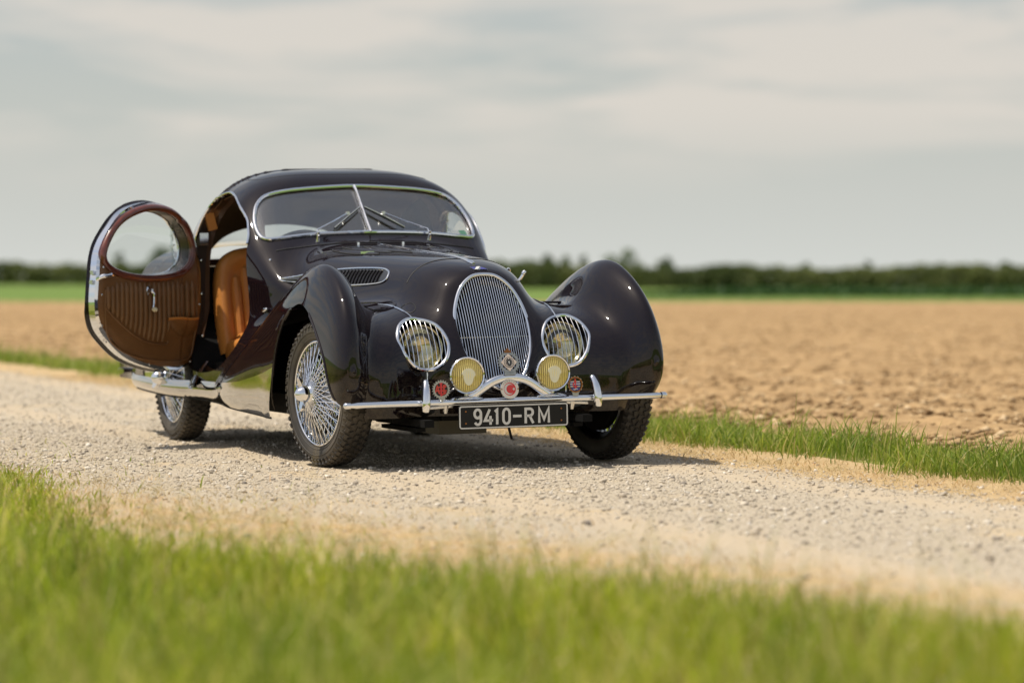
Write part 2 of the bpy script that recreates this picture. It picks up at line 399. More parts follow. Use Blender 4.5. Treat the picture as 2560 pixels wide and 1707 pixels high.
def polydist(P, poly):
    """signed distance to a closed polygon, positive inside"""
    poly = np.asarray(poly, float); d2 = np.full(len(P), 1e9); ins = np.zeros(len(P), bool)
    for i in range(len(poly)):
        a, b = poly[i - 1], poly[i]; ab = b - a; ap = P - a; t = np.clip((ap @ ab) / max(ab @ ab, 1e-12), 0, 1)
        d2 = np.minimum(d2, ((ap - t[:, None] * ab) ** 2).sum(1))
        cr = (a[1] > P[:, 1]) != (b[1] > P[:, 1])
        ins ^= cr & (P[:, 0] < (b[0] - a[0]) * (P[:, 1] - a[1]) / (b[1] - a[1] + 1e-15) + a[0])
    return np.where(ins, 1, -1) * np.sqrt(d2)
def cutter(poly, axes, cond, inset=0.):
    poly = np.asarray(poly); lo, hi = poly.min(0) - .05, poly.max(0) + .05
    def g(V):
        o = np.full(len(V), -1.); P = V[:, axes]; m = cond(V) & (P > lo).all(1) & (P < hi).all(1); o[m] = polydist(P[m], poly) - inset
        return o
    return g
def compact(V, T):
    u, inv = np.unique(T, return_inverse=True); return V[u], inv.reshape(T.shape)
def skin(name, V, T, m, parent, thick=.012, inner=None, off=0.):
    """sheet with real thickness, smooth body normals and a closed rim"""
    V, T = compact(V, T); n = normals_of(V); A = V + n * off; Bv = A - n * thick
    e = np.concatenate([T[:, [0, 1]], T[:, [1, 2]], T[:, [2, 0]]]); key = np.sort(e, 1); u, inv, ct = np.unique(key, axis=0, return_inverse=True, return_counts=True)
    be = e[ct[inv.ravel()] == 1]; k = len(V)
    bv, binv = np.unique(be, return_inverse=True); binv = binv.reshape(be.shape); nb = len(bv)
    VV = np.concatenate([A, Bv, A[bv], Bv[bv]]); o1, o2 = 2 * k, 2 * k + nb
    rim = np.concatenate([np.stack([o1 + binv[:, 1], o1 + binv[:, 0], o2 + binv[:, 0]], 1), np.stack([o1 + binv[:, 1], o2 + binv[:, 0], o2 + binv[:, 1]], 1)])
    TT = np.concatenate([T, T[:, ::-1] + k, rim])
    rn = np.zeros((nb, 3))
    if len(be):
        t = A[be[:, 1]] - A[be[:, 0]]; sidev = np.cross(t, n[be[:, 0]])
        np.add.at(rn, binv[:, 0], sidev); np.add.at(rn, binv[:, 1], sidev); rn /= np.maximum(np.linalg.norm(rn, axis=1), 1e-9)[:, None]
    me = mesh_np(name, VV, TT, np.concatenate([n, -n, rn, rn]))
    o = bpy.data.objects.new(name, me); COL.objects.link(o); o.parent = parent
    me.materials.append(m)
    if inner is not None:
        me.materials.append(inner); mi = np.zeros(len(TT), np.int32); mi[len(T):2 * len(T)] = 1; me.polygons.foreach_set('material_index', mi)
    return o
def surf_y(x, z, side=-1, y0=.95):
    x = np.asarray(x, float); z = np.asarray(z, float); a = np.full(x.shape, .0); b = np.full(x.shape, y0)
    for _ in range(22):
        m = (a + b) / 2; ins = field(x, m, z) < 0; a = np.where(ins, m, a); b = np.where(ins, b, m)
    return side * (a + b) / 2
def surf_x(y, z, xa=-1.2, xb=.75):
    y = np.asarray(y, float); z = np.asarray(z, float); a = np.full(y.shape, xa); b = np.full(y.shape, xb)
    for _ in range(24):
        m = (a + b) / 2; ins = field(m, y, z) < 0; a = np.where(ins, m, a); b = np.where(ins, b, m)
    return (a + b) / 2
def surf_z(x, y, za=.5, zb=1.7):
    x = np.asarray(x, float); y = np.asarray(y, float); a = np.full(x.shape, za); b = np.full(x.shape, zb)
    for _ in range(24):
        m = (a + b) / 2; ins = field(x, y, m) < 0; a = np.where(ins, m, a); b = np.where(ins, b, m)
    return (a + b) / 2

V, T = isosurface((-3.86, -.96, .12), (.66, .96, 1.62), .0136)

# ---- outlines of the openings
def egg(pts, n=10): return spline(pts, n, True)
GR = egg([(0, .955), (.068, .944), (.130, .894), (.171, .818), (.192, .738), (.192, .645), (.172, .560), (.130, .480), (.085, .425), (0, .388),
          (-.085, .425), (-.130, .480), (-.172, .560), (-.192, .645), (-.192, .738), (-.171, .818), (-.130, .894), (-.068, .944)], 5)
HLR = egg([(-.511, .655), (-.480, .712), (-.424, .740), (-.356, .735), (-.299, .712), (-.264, .664), (-.252, .608), (-.275, .543), (-.325, .502), (-.379, .492), (-.435, .508), (-.475, .550), (-.502, .605)], 6)
HLL = HLR * np.array([-1, 1])
WS = egg([(0, 1.188), (.3, 1.181), (.52, 1.160), (.592, 1.155), (.622, 1.176), (.628, 1.235), (.612, 1.300), (.580, 1.355), (.52, 1.398), (.40, 1.424), (.2, 1.441), (0, 1.449),
          (-.2, 1.441), (-.40, 1.424), (-.52, 1.398), (-.580, 1.355), (-.612, 1.300), (-.628, 1.235), (-.622, 1.176), (-.592, 1.155), (-.52, 1.160), (-.3, 1.181)], 6)
DOOR = egg([(-1.445, .66), (-1.455, .79), (-1.475, .94), (-1.525, 1.135), (-1.575, 1.215), (-1.645, 1.285), (-1.77, 1.358), (-1.90, 1.405), (-2.04, 1.425), (-2.17, 1.405), (-2.28, 1.34), (-2.335, 1.23),
            (-2.35, 1.05), (-2.345, .75), (-2.33, .56), (-2.28, .46), (-2.18, .425), (-1.98, .425), (-1.76, .455), (-1.58, .52), (-1.475, .585)], 6)
DWIN = egg([(-1.548, 1.08), (-1.59, 1.17), (-1.67, 1.25), (-1.80, 1.31), (-1.94, 1.335), (-2.09, 1.315), (-2.20, 1.245), (-2.255, 1.14), (-2.235, 1.045), (-2.14, .985), (-1.94, .965), (-1.74, .98), (-1.60, 1.02)], 6)
RWIN = egg([(-.46, 1.10), (-.40, 1.19), (-.25, 1.255), (0, 1.285), (.25, 1.255), (.40, 1.19), (.46, 1.10), (.40, 1.05), (0, 1.03), (-.40, 1.05)], 6)
ARCH = egg([(-.615, .10), (-.580, .31), (-.487, .463), (-.445, .564), (-.40, .652), (-.333, .74), (-.225, .797), (-.084, .823), (.049, .787), (.161, .71), (.264, .616), (.321, .546), (.357, .463), (.390, .374), (.425, .312), (.465, .262), (.49, .10), (0, 0)], 6)
RARCH = egg([(-2.65 + .45 * math.cos(a), .37 + .20 * math.sin(a) - (.2 if math.sin(a) < 0 else 0)) for a in np.linspace(0, 2 * math.pi, 14, endpoint=False)], 4)
is_r = lambda V: V[:, 1] < -.3
is_l = lambda V: V[:, 1] > .3
front = lambda V: (V[:, 0] > .0)
def zcut(V):
    x = V[:, 0]; return V[:, 2] - np.interp(x, [-3.8, -3.0, -1.9, -1.5, -.62, -.44, -.3, .2, .42, .6], [.34, .34, .36, .36, .43, .46, .30, .27, .262, .275])
V, T, _ = clip(V, T, zcut)
grille_g = lambda V: cutter(GR, [1, 2], lambda W: W[:, 0] > .15)(V)
V, _, T = clip(V, T, grille_g)
V, _, T = clip(V, T, cutter(HLR, [1, 2], front)); V, _, T = clip(V, T, cutter(HLL, [1, 2], front))
V, ws_t, T = clip(V, T, cutter(WS, [1, 2], lambda W: (W[:, 0] < -1.2) & (W[:, 0] > -2.0)))
V, rw_t, T = clip(V, T, cutter(RWIN, [1, 2], lambda W: W[:, 0] < -2.5))
V, _, T = clip(V, T, cutter(ARCH, [0, 2], lambda W: W[:, 1] < -.70)); V, _, T = clip(V, T, cutter(ARCH, [0, 2], lambda W: W[:, 1] > .70))
V, _, T = clip(V, T, cutter(RARCH, [0, 2], lambda W: W[:, 1] < -.70)); V, _, T = clip(V, T, cutter(RARCH, [0, 2], lambda W: W[:, 1] > .70))
tail_ok = lambda W: (np.abs(W[:, 1]) > .40)
V, dr_t, T = clip(V, T, cutter(DOOR, [0, 2], lambda W: (W[:, 1] < -.40)))
V, dl_t, T = clip(V, T, cutter(DOOR, [0, 2], lambda W: (W[:, 1] > .40)))
V, drg_t, dr_t = clip(V, dr_t, cutter(DWIN, [0, 2], is_r)); V, dlg_t, dl_t = clip(V, dl_t, cutter(DWIN, [0, 2], is_l))
# ---- panels cut from the one surface
HOODW = lut([.33, .1, -.3, -.8, -1.3], [.06, .20, .30, .42, .55])
def bonnet_g(W):
    x, y, z = W.T; zc = np.interp(x, [-1.32, -.2, .2], [.86, .86, .86])
    return np.minimum(np.minimum(-(x + KR * (z - .66)) + .097 - .6 * y * y, x + 1.352 + .06 * y * y), np.minimum(z - .875, .62 - np.abs(y)))
V, bon_t, T = clip(V, T, bonnet_g)
ROOF = egg([(-1.845, 0), (-1.85, .3), (-1.875, .45), (-1.93, .505), (-2.1, .515), (-2.45, .48), (-2.6, .42), (-2.65, .3), (-2.65, 0), (-2.65, -.3), (-2.6, -.42), (-2.45, -.48), (-2.1, -.515), (-1.93, -.505), (-1.875, -.45), (-1.85, -.3)], 5)
V, roof_t, T = clip(V, T, cutter(ROOF, [0, 1], lambda W: W[:, 2] > 1.3))
def fender_g(s): return lambda W: np.minimum(np.minimum(s * W[:, 1] - .46 - .22 * sstep(-.3, -1.0, W[:, 0]) , W[:, 0] + 2.0), np.interp(W[:, 0], [-2.0, -1.2, -.4, 0, 1], [.42, .66, 1.0, 1.2, 1.3]) - W[:, 2])
V, fl_t, T = clip(V, T, fender_g(1)); V, fr_t, T = clip(V, T, fender_g(-1))
def rear_g(s): return lambda W: np.minimum(s * W[:, 1] - .62, -2.27 - W[:, 0])
V, rl_t, T = clip(V, T, rear_g(1)); V, rr_t, T = clip(V, T, rear_g(-1))
body = skin('body_shell', V, T, PAINT, car, .010, DARK)
bonnet = skin('bonnet', V, bon_t, PAINT, car, .010, DARK)
roof = skin('roof_panel', V, roof_t, PAINT, car, .010, DARK, off=.0005)
for t_ in (fl_t, fr_t): skin('front_fender', V, t_, PAINT, car, .010, DARK)
for t_ in (rl_t, rr_t): skin('rear_fender', V, t_, PAINT, car, .010, DARK)
# cabin lining, a little inside the shell
lin = np.concatenate([T, roof_t, dl_t])
cen = V[lin].mean(1); lin = lin[(cen[:, 0] < -1.42) & (cen[:, 2] > .55) & (cen[:, 0] > -3.5)]
skin('headliner', V, lin, LINER, car, .004, off=-.026)
# glass
V, wl_t, wr_t = clip(V, ws_t, lambda W: W[:, 1])
for t_ in (wl_t, wr_t): skin('windscreen_pane', V, t_, WSGLASS, car, .003, off=-.006)
skin('rear_window_pane', V, rw_t, GLASS, car, .003, off=-.006)
def on_x(P, off=0., xa=-1.2, xb=.75):
    P = np.asarray(P); A = np.stack([surf_x(P[:, 0], P[:, 1], xa, xb), P[:, 0], P[:, 1]], 1)
    return A + normals_of(A) * off
def on_y(P, side, off=0.):
    P = np.asarray(P); A = np.stack([P[:, 0], surf_y(P[:, 0], P[:, 1], side), P[:, 1]], 1)
    return A + normals_of(A) * off
def on_z(P, off=0., za=.5):
    P = np.asarray(P); A = np.stack([P[:, 0], P[:, 1], surf_z(P[:, 0], P[:, 1], za)], 1)
    return A + normals_of(A) * off
# ---------------------------------------------------------------- trim laid on the body
def V3(A): return [tuple(p) for p in A]
def gx(y, z): return .349 - KR * (z - .66) - .35 * y * y
ws_frame = MB().tube(V3(on_x(WS, .004, -2.05, -1.3)), .0105, 10, True).build('windscreen_frame', CHROME, car)
zz = np.linspace(1.186, 1.447, 8)
bar_pts = on_x(np.stack([zz * 0, zz], 1), .006, -2.05, -1.3)
MB().tube(V3(bar_pts), .0125, 10, flat=.8).tube(V3(bar_pts + np.array([.010, 0, .004])), .005, 8).build('windscreen_centre_bar', CHROME, ws_frame)
rwf = [tuple(p) for p in on_x(RWIN, .0, -3.9, -2.2)] if False else None
# grille
gpts = [(gx(y, z) + .004, y, z) for y, z in GR]
grille = MB().tube(gpts, .0098, 12, True).build('grille', CHROME, car)
nb = 30; gb = np.array(GR)
for i in range(nb):
    y = -.186 + .372 * i / (nb - 1)
    zs = []
    for a, b in zip(gb, np.roll(gb, -1, 0)):
        if (a[0] - y) * (b[0] - y) <= 0 and a[0] != b[0]: zs.append(a[1] + (b[1] - a[1]) * (y - a[0]) / (b[0] - a[0]))
    if len(zs) < 2: continue
    z0, z1 = min(zs), max(zs)
    if z1 - z0 < .05: continue
    pts = []
    for t in np.linspace(0, 1, 9):
        z = z0 + (z1 - z0) * t; bul = .022 * (1 - (2 * t - 1) ** 2) * (1 - (y / .2) ** 2)
        pts.append((gx(y, z) + bul - .004, y, z))
    MB().tube(pts, .0022, 6).build('grille_bar', CHROME, grille)
MB().tube([(gx(y, .645) + .012 * (1 - (y / .2) ** 2) - .006, y, .645) for y in np.linspace(-.185, .185, 12)], .002, 6).build('grille_cross_bar', CHROME2, grille)
rad = MB(); cpts = [(gx(y, z) - .055, y * 1.03, z) for y, z in GR]
rad.add(cpts + [(gx(0, .66) - .055, 0, .66)], [(i, (i + 1) % len(cpts), len(cpts)) for i in range(len(cpts))]).build('radiator_core', DARK, grille)
# headlights
for s, HL in ((-1, HLR), (1, HLL)):
    S3 = on_x(HL, .0, 0, .7); P3 = S3.copy(); P3[:, 0] = .42 * S3[:, 0] + .58 * (.345 - (HL[:, 1] - .615) * .467) + .010
    fr = MB().tube(V3(P3), .0100, 10, True).build('headlight', CHROME, car)
    n = len(P3); MB().add(V3(P3) + V3(S3 - np.array([.006, 0, 0])), [(i, (i + 1) % n, n + (i + 1) % n, n + i) for i in range(n)]).build('headlight_collar', PAINT, fr)
    def on_pl(Q): Q = np.asarray(Q); X = on_x(Q, 0, 0, .7); X[:, 0] = .42 * X[:, 0] + .58 * (.345 - (Q[:, 1] - .615) * .467) + .010; return X
    cen = P3.mean(0); nrm = Vector((.93, .10 * s, .36)).normalized()
    yl, yh = HL[:, 0].min(), HL[:, 0].max()
    for i in range(10):
        y = yl + (yh - yl) * (i + 1) / 11
        zs = [a[1] + (b[1] - a[1]) * (y - a[0]) / (b[0] - a[0]) for a, b in zip(HL, np.roll(HL, -1, 0)) if (a[0] - y) * (b[0] - y) <= 0 and a[0] != b[0]]
        z0, z1 = min(zs), max(zs); E = on_pl(np.array([[y, z0], [y, z1]])); pts = []
        for t in np.linspace(0, 1, 9):
            p = E[0] + (E[1] - E[0]) * t; p = p + np.array(nrm) * (.030 * (1 - (2 * t - 1) ** 2) * (1 - ((y - cen[1]) / .15) ** 2)); pts.append(tuple(p))
        MB().tube(pts, .0020, 6).build('headlight_bar', CHROME, fr)
    n = len(P3); inner = P3 - np.array(nrm) * .15; inner = cen - np.array(nrm) * .15 + (inner - inner.mean(0)) * .9
    MB().add(V3(P3) + V3(inner) + [tuple(inner.mean(0))], [(i, (i + 1) % n, n + (i + 1) % n, n + i) for i in range(n)] + [(n + i, n + (i + 1) % n, 2 * n) for i in range(n)]).build('headlight_bucket', DARK, fr)
    M = frame(cen - np.array(nrm) * .052, Vector((.97, .03 * s, .22))) @ Matrix.Scale(1.10, 4)
    prof = [(.0, -.06), (.03, -.056), (.06, -.042), (.085, -.02), (.098, .008), (.104, .012), (.104, .0), (.09, -.035), (.05, -.07)]
    MB().lathe(prof, 40, M).build('reflector', mat('lamp_reflector', (.62, .60, .52), .10, 1), fr)
    MB().lathe([(.099, .010), (.09, .026), (.07, .042), (.04, .052), (.015, .0555), (0.0005, .056)], 40, M).build('lens', LENS, fr)
    MB().lathe([(.0005, -.005), (.013, -.008), (.018, -.02), (.016, -.04), (.0, -.06)], 16, M).build('bulb', mat('amber_bulb', (.65, .42, .05), .2, 0, .5), fr)
    lip = MB(); pa = np.array([(-.151, .43), (-.042, .416), (.045, .407), (.126, .396), (.189, .387), (.222, .384)])
    zt = [.81, .805, .794, .775, .753, .738]
    A = spline(np.array([(a, s * b, z) for (a, b), z in zip(pa, zt)]), 5); A = project(A.copy(), 3) + normals_of(A) * .002
    MB().tube(V3(A), list(np.interp(np.arange(len(A)), [0, 6, len(A) - 1], [.002, .0048, .005])), 8).build('fender_bead', CHROME, car)
    z2 = np.linspace(.492, .34, 8); A = on_x(np.stack([z2 * 0 + s * .369, z2], 1), .001, 0, .7)
    MB().tube(V3(A), .0042, 8).build('fender_bead', CHROME, car)
# bonnet side vents
VENT = egg([(-1.205, .936), (-1.05, .968), (-.85, .985), (-.655, .992), (-.42, .990), (-.325, .976), (-.290, .950), (-.30, .926), (-.365, .914), (-.50, .908), (-.75, .905), (-1.0, .915)], 5)
def side_on(P, s, off=0.):
    P = np.asarray(P); a = np.stack([P[:, 0], surf_y(P[:, 0], P[:, 1], 1, np.interp(P[:, 0], [-1.3, -.5], [.72, .56])), P[:, 1]], 1)
    nr = normals_of(a); a = a + nr * off; a[:, 1] *= s; return a
for s in (-1, 1):
    vt = MB().tube(V3(side_on(VENT, s, .003)), .0054, 8, True).build('bonnet_vent', CHROME, car)
    A = side_on(VENT, s, .0012); c = A.mean(0); inn = side_on(VENT * .5 + VENT.mean(0) * .5, s, .0012); n = len(A); mid = side_on(VENT.mean(0)[None], s, .0012)
    MB().add(V3(A) + V3(inn) + V3(mid), [(i, (i + 1) % n, n + (i + 1) % n, n + i) for i in range(n)] + [(n + i, n + (i + 1) % n, 2 * n) for i in range(n)]).build('vent_panel', BLACKE, vt)
    for i in range(24):
        x = -.385 - i * .032; sh = .03
        zt, zb = [], []
        for a, b in zip(VENT, np.roll(VENT, -1, 0)):
            if (a[0] - x) * (b[0] - x) <= 0 and a[0] != b[0]: zt.append(a[1] + (b[1] - a[1]) * (x - a[0]) / (b[0] - a[0]))
        if len(zt) < 2: continue
        z0, z1 = min(zt) + .006, max(zt) - .010
        if z1 - z0 < .02: continue
        L = side_on(np.stack([np.linspace(x + sh * .5, x, 5), np.linspace(z0, z1, 5)], 1), s, .005)
        MB().tube(V3(L), .0042, 6).build('louvre_slat', PAINT, vt)
        MB().box(L[-1] + np.array([0, 0, .002]), (.007, .007, .005)).build('slat_tip', CHROME, vt)
# bonnet top: centre hinge, louvres, seams
hs = np.linspace(.085, -1.335, 40); A = on_z(np.stack([hs, hs * 0], 1), .002)
MB().tube(V3(A), list(np.interp(hs, [-1.3, -.3, -.05, .05, .085], [.004, .0045, .0075, .011, .006])), 8, flat=1.4).build('bonnet_hinge_strip', CHROME, bonnet)
for s in (-1, 1):
    for (xa, ya), (xb, yb) in (((-1.18, .315), (-.69, .225)), ((-1.22, .245), (-.66, .165)), ((-1.14, .150), (-.54, .098))):
        t = np.linspace(0, 1, 26); X = xa + (xb - xa) * t; Y = s * (ya + (yb - ya) * t)
        w_ = .030 * np.sin(np.pi * t) ** .55; vs = []
        for j, o in enumerate(np.linspace(-1, 1, 9)):
            Aq = on_z(np.stack([X, Y + s * o * w_], 1), 0); Aq[:, 2] += .011 * np.sqrt(max(0, 1 - o * o)) * np.sin(np.pi * t) ** .5 + .0005; vs.append(Aq)
        vs = np.array(vs); nx = len(t)
        F = [(j * nx + i, j * nx + i + 1, (j + 1) * nx + i + 1, (j + 1) * nx + i) for j in range(8) for i in range(nx - 1)]
        lv = MB().add(V3(vs.reshape(-1, 3)), F).build('bonnet_louvre', PAINT, bonnet)
        Aq = on_z(np.stack([X, Y + s * w_ * 1.05], 1), .001); MB().tube(V3(Aq), .004, 6).build('louvre_slot', SEAM, lv)
def seam(name, A, par, r=.0032): return MB().tube(V3(A), r, 6).build(name, SEAM, par)
yy = np.linspace(-.30, .30, 31)
A = np.stack([np.zeros(31), yy, np.zeros(31)], 1)
xq = np.zeros(31)
for _ in range(6):
    zq = surf_z(xq, yy); xq = .097 - .6 * yy * yy - KR * (zq - .66)
A = np.stack([xq, yy, zq], 1)
seam('bonnet_seam', A, bonnet)
yy = np.linspace(-.575, .575, 41); A = on_z(np.stack([-1.352 - .06 * yy ** 2, yy], 1), .0)
seam('bonnet_seam', A, bonnet, .0045)
A = np.array([p for p in on_z(ROOF, -.0012, 1.2)]); MB().tube(V3(A), .003, 6, True).build('roof_seam', SEAM, roof)
for y in (-.13, .13): MB().box((-1.30, y, surf_z(np.array([-1.30]), np.array([y]))[0] + .006), (.02, .012, .014)).build('bonnet_catch', CHROME, bonnet)
MB().box((-.80, -.25, surf_z(np.array([-.80]), np.array([-.25]))[0] + .006), (.075, .016, .012), Matrix.Rotation(.9, 3, 'Z')).build('bonnet_catch', CHROME, bonnet)
q = np.array([[-1.335, -.62, 1.044]]); q = project(q, 3)[0]; MB().lathe([(0, .008), (.006, .006), (.008, 0)], 12, frame(q, normals_of(q[None])[0])).build('bonnet_button', CHROME, bonnet)
# side handle of the bonnet on the far flank, and the small handle behind the near fender
q = project(np.array([[.07, .25, .92]]), 3)[0]; nq = normals_of(q[None])[0]
hk = MB().tube([q, q + nq * .020 + np.array((0, 0, .008)), q + nq * .030 + np.array((.0, 0, .014))], [.009, .008, .008], 10)
hk.lathe([(0, .013), (.010, .010), (.013, 0), (.010, -.010), (0, -.013)], 14, frame(q + nq * .034 + np.array((0, 0, .018)), (0, .6, .8))).build('bonnet_handle', CHROME, bonnet)
A = project(np.array([(.0 - .02 * i, .205 + .013 * i, .965 - .0 * i) for i in range(6)]), 3); A = A + normals_of(A) * .004
MB().tube(V3(A), [.004, .008, .009, .008, .006, .003], 8).build('bonnet_handle', CHROME, bonnet)
q = np.array([-1.275, -.672, .776]); MB().lathe([(0, .045), (.008, .038), (.012, .02), (.012, -.02), (.008, -.038), (0, -.045)], 14, frame(q - np.array((0, .004, 0)), (1, 0, .15))).build('side_handle', CHROME, car)
# filler flap outline on the near catwalk
A = np.array([(.104 + .055 * math.cos(a), -.362 + .032 * math.sin(a), 1.0) for a in np.linspace(0, 2 * math.pi, 24, endpoint=False)]); A = on_z(A[:, :2], .0)
MB().tube(V3(A), .0025, 6, True).build('filler_flap_seam', SEAM, car)
# nose emblem: two blue triangles with a white diagonal
q = np.array([[.158, -.002, .985]]); q = project(q, 4)[0]; nq = normals_of(q[None])[0]; Me = frame(q + nq * .001, nq)
em = MB().prism([(-.040, .014), (-.012, .014), (-.022, -.004), (-.030, -.014)], .003, Me).prism([(.002, -.016), (.040, -.016), (.024, .006), (.016, .014)], .003, Me).build('nose_emblem', BLUE, car, False)
MB().prism([(-.012, -.018), (-.029, -.018), (-.006, .016), (.012, .016)], .0042, Me).build('emblem_stripe', WHITE, em, False)
MB().prism([(-.044, .0165), (.015, .0165), (.044, -.0185), (-.032, -.0185)], .0015, Me).build('emblem_edge', CHROME2, em, False)
# wipers
for s in (-1, 1):
    p0 = np.array((-1.405, s * .325, 1.145)); a0, a1 = np.array((-1.440, s * .322, 1.185)), np.array((-1.545, s * .105, 1.285))
    b0, b1 = np.array((-1.478, s * .205, 1.206)), np.array((-1.598, s * .014, 1.322)); up = np.array((.7, 0, .7))
    wp = MB().lathe([(0, .055), (.007, .052), (.009, .03), (.011, 0), (.016, -.012)], 12, frame(p0, (.35, 0, .94))).build('wiper', CHROME, car)
    MB().tube([p0 + up * .035, a0 + up * .030, (a0 + a1) / 2 + up * .022, a1 + up * .020], [.006, .005, .004, .004], 8).build('wiper_arm', CHROME, wp)
    MB().tube([b0 + up * .011, b1 + up * .011], .0065, 6, flat=.6).build('wiper_blade', RUB2, wp)
    MB().tube([b0 + up * .018, (b0 + b1) / 2 + up * .022, b1 + up * .018], .003, 6).box((a1 + up * .018), (.014, .02, .016)).build('wiper_blade_holder', CHROME2, wp)
# licence sticker inside the pane
q = on_x(np.array([[.552, 1.190]]), -.014, -2.05, -1.3)[0]; nq = normals_of(q[None])[0]; Ms = frame(q, nq)
st = MB().prism([(-.005, -.022), (.038, -.022), (.038, .022), (-.005, .022)], .001, Ms).build('licence_sticker', GREEN, car, False)
MB().prism([(-.045, -.022), (-.006, -.022), (-.006, .022), (-.045, .022)], .001, Ms).build('sticker_half', WHITE, st, False)

# ---------------------------------------------------------------- bumper, lamps, plate, badges
by = np.linspace(-.84, .84, 33); bx = .545 - .02 * (by / .84) ** 2
bumper = MB().tube([(x, y, .337) for x, y in zip(bx, by)], [(.010 if i in (0, 32) else .0165) for i in range(33)], 14).build('front_bumper', CHROME, car)
for s in (-1, 1):
    MB().lathe([(.0, .014), (.008, .012), (.0145, .006), (.0165, 0), (.0165, -.02)], 14, frame((.525, s * .845, .337), (-.05, s, 0))).build('bumper_end', CHROME, bumper)
    pts = [(.572, s * .455, .292), (.580, s * .455, .315), (.578, s * .453, .36), (.568, s * .449, .40), (.545, s * .442, .437), (.535, s * .440, .446)]
    MB().tube(V3(spline(pts, 4)), list(np.interp(np.arange(21), [0, 2, 6, 12, 17, 20], [.006, .019, .0225, .021, .015, .004])), 14).build('overrider', CHROME, bumper)
    MB().tube([(.535, s * .30, .318), (.53, s * .42, .312)], .008, 8).tube([(.535, s * .335, .325), (.525, s * .335, .285)], [.016, .010], 8).build('bumper_bracket', CHROME2, bumper)
    MB().tube([(.52, s * .40, .30), (.30, s * .38, .26)], .014, 8).build('bumper_stay', DARK, bumper)
    MB().lathe([(0, .024), (.05, .020), (.085, .008), (.1, 0)], 24, Matrix.Translation((.535, s * .225, .350)) @ Matrix.Diagonal((.35, 1, .8, 1))).build('lamp_plinth', CHROME, bumper)
arch = spline([(.540, -.215, .356), (.545, -.165, .386), (.55, -.10, .428), (.552, -.045, .446), (.552, 0, .449), (.552, .045, .446), (.55, .10, .428), (.545, .165, .386), (.540, .215, .356)], 4)
mb = MB(); n = len(arch); vs = []
for i in range(n):
    t = arch[min(i + 1, n - 1)] - arch[max(i - 1, 0)]; t /= np.linalg.norm(t); nr = np.array((0, -t[2], t[1])); wv = .0205
    for k in range(9):
        a = math.pi * (k / 8 - .5); vs.append(arch[i] + nr * wv * math.sin(a) + np.array((.012 * math.cos(a), 0, 0)))
mb.add(V3(vs), [(i * 9 + k, i * 9 + k + 1, (i + 1) * 9 + k + 1, (i + 1) * 9 + k) for i in range(n - 1) for k in range(8)]); mb.build('bumper_arch', CHROME, bumper)
for s in (-1, 1):
    M = frame((.545, s * .2275, .467), (.985, -.02, .03))
    fg = MB().lathe([(0, -.075), (.035, -.07), (.06, -.052), (.078, -.025), (.086, -.004), (.0905, .002), (.0905, .012), (.086, .018), (.081, .014)], 44, M).build('fog_lamp', CHROME, car)
    MB().lathe([(.0815, .012), (.07, .018), (.045, .0235), (.02, .0255), (.0004, .026)], 44, M).build('fog_lens', YGLASS, fg)
    MB().lathe([(.0005, -.05), (.03, -.045), (.055, -.030), (.072, -.010), (.080, .010)], 44, M).build('fog_reflector', mat('fog_reflector', (.92, .84, .50), .45, .15), fg)
    MB().lathe([(.0005, .004), (.014, .0), (.017, -.02), (.012, -.045)], 16, M).build('fog_bulb', YELLOW, fg)
    cap_ = [(.036 * math.sin(a) * (1 - .25 * (math.cos(a) < 0)), .034 * math.cos(a) + (.0 if math.cos(a) > 0 else .0)) for a in np.linspace(0, 2 * math.pi, 28, endpoint=False)]
    cap_ = [(x, y if y > -.005 else y * 1.45) for x, y in cap_]
    MB().prism(cap_, .0035, M @ Matrix.Translation((0, .0, .0235))).build('fog_lens_shield', YELLOW2, fg)
    rb = MB()
    for i in range(15):
        x = -.07 + .01 * i; hh = math.sqrt(max(.0001, .0765 ** 2 - x * x)); p = []
        for t in np.linspace(-1, 1, 9):
            y = hh * t; r = math.hypot(x, y); p.append(M @ Vector((x, y, .0262 - .0145 * (r / .0815) ** 2.0)))
        rb.tube(p, .0022, 5)
    rb.build('fog_lens_ribs', mat('amber_rib', (.92, .80, .36), .12, 0, .8), fg)
    MB().tube([(.535, s * .2275, .352), (.535, s * .2275, .385)], .012, 10).build('fog_lamp_post', CHROME2, fg)
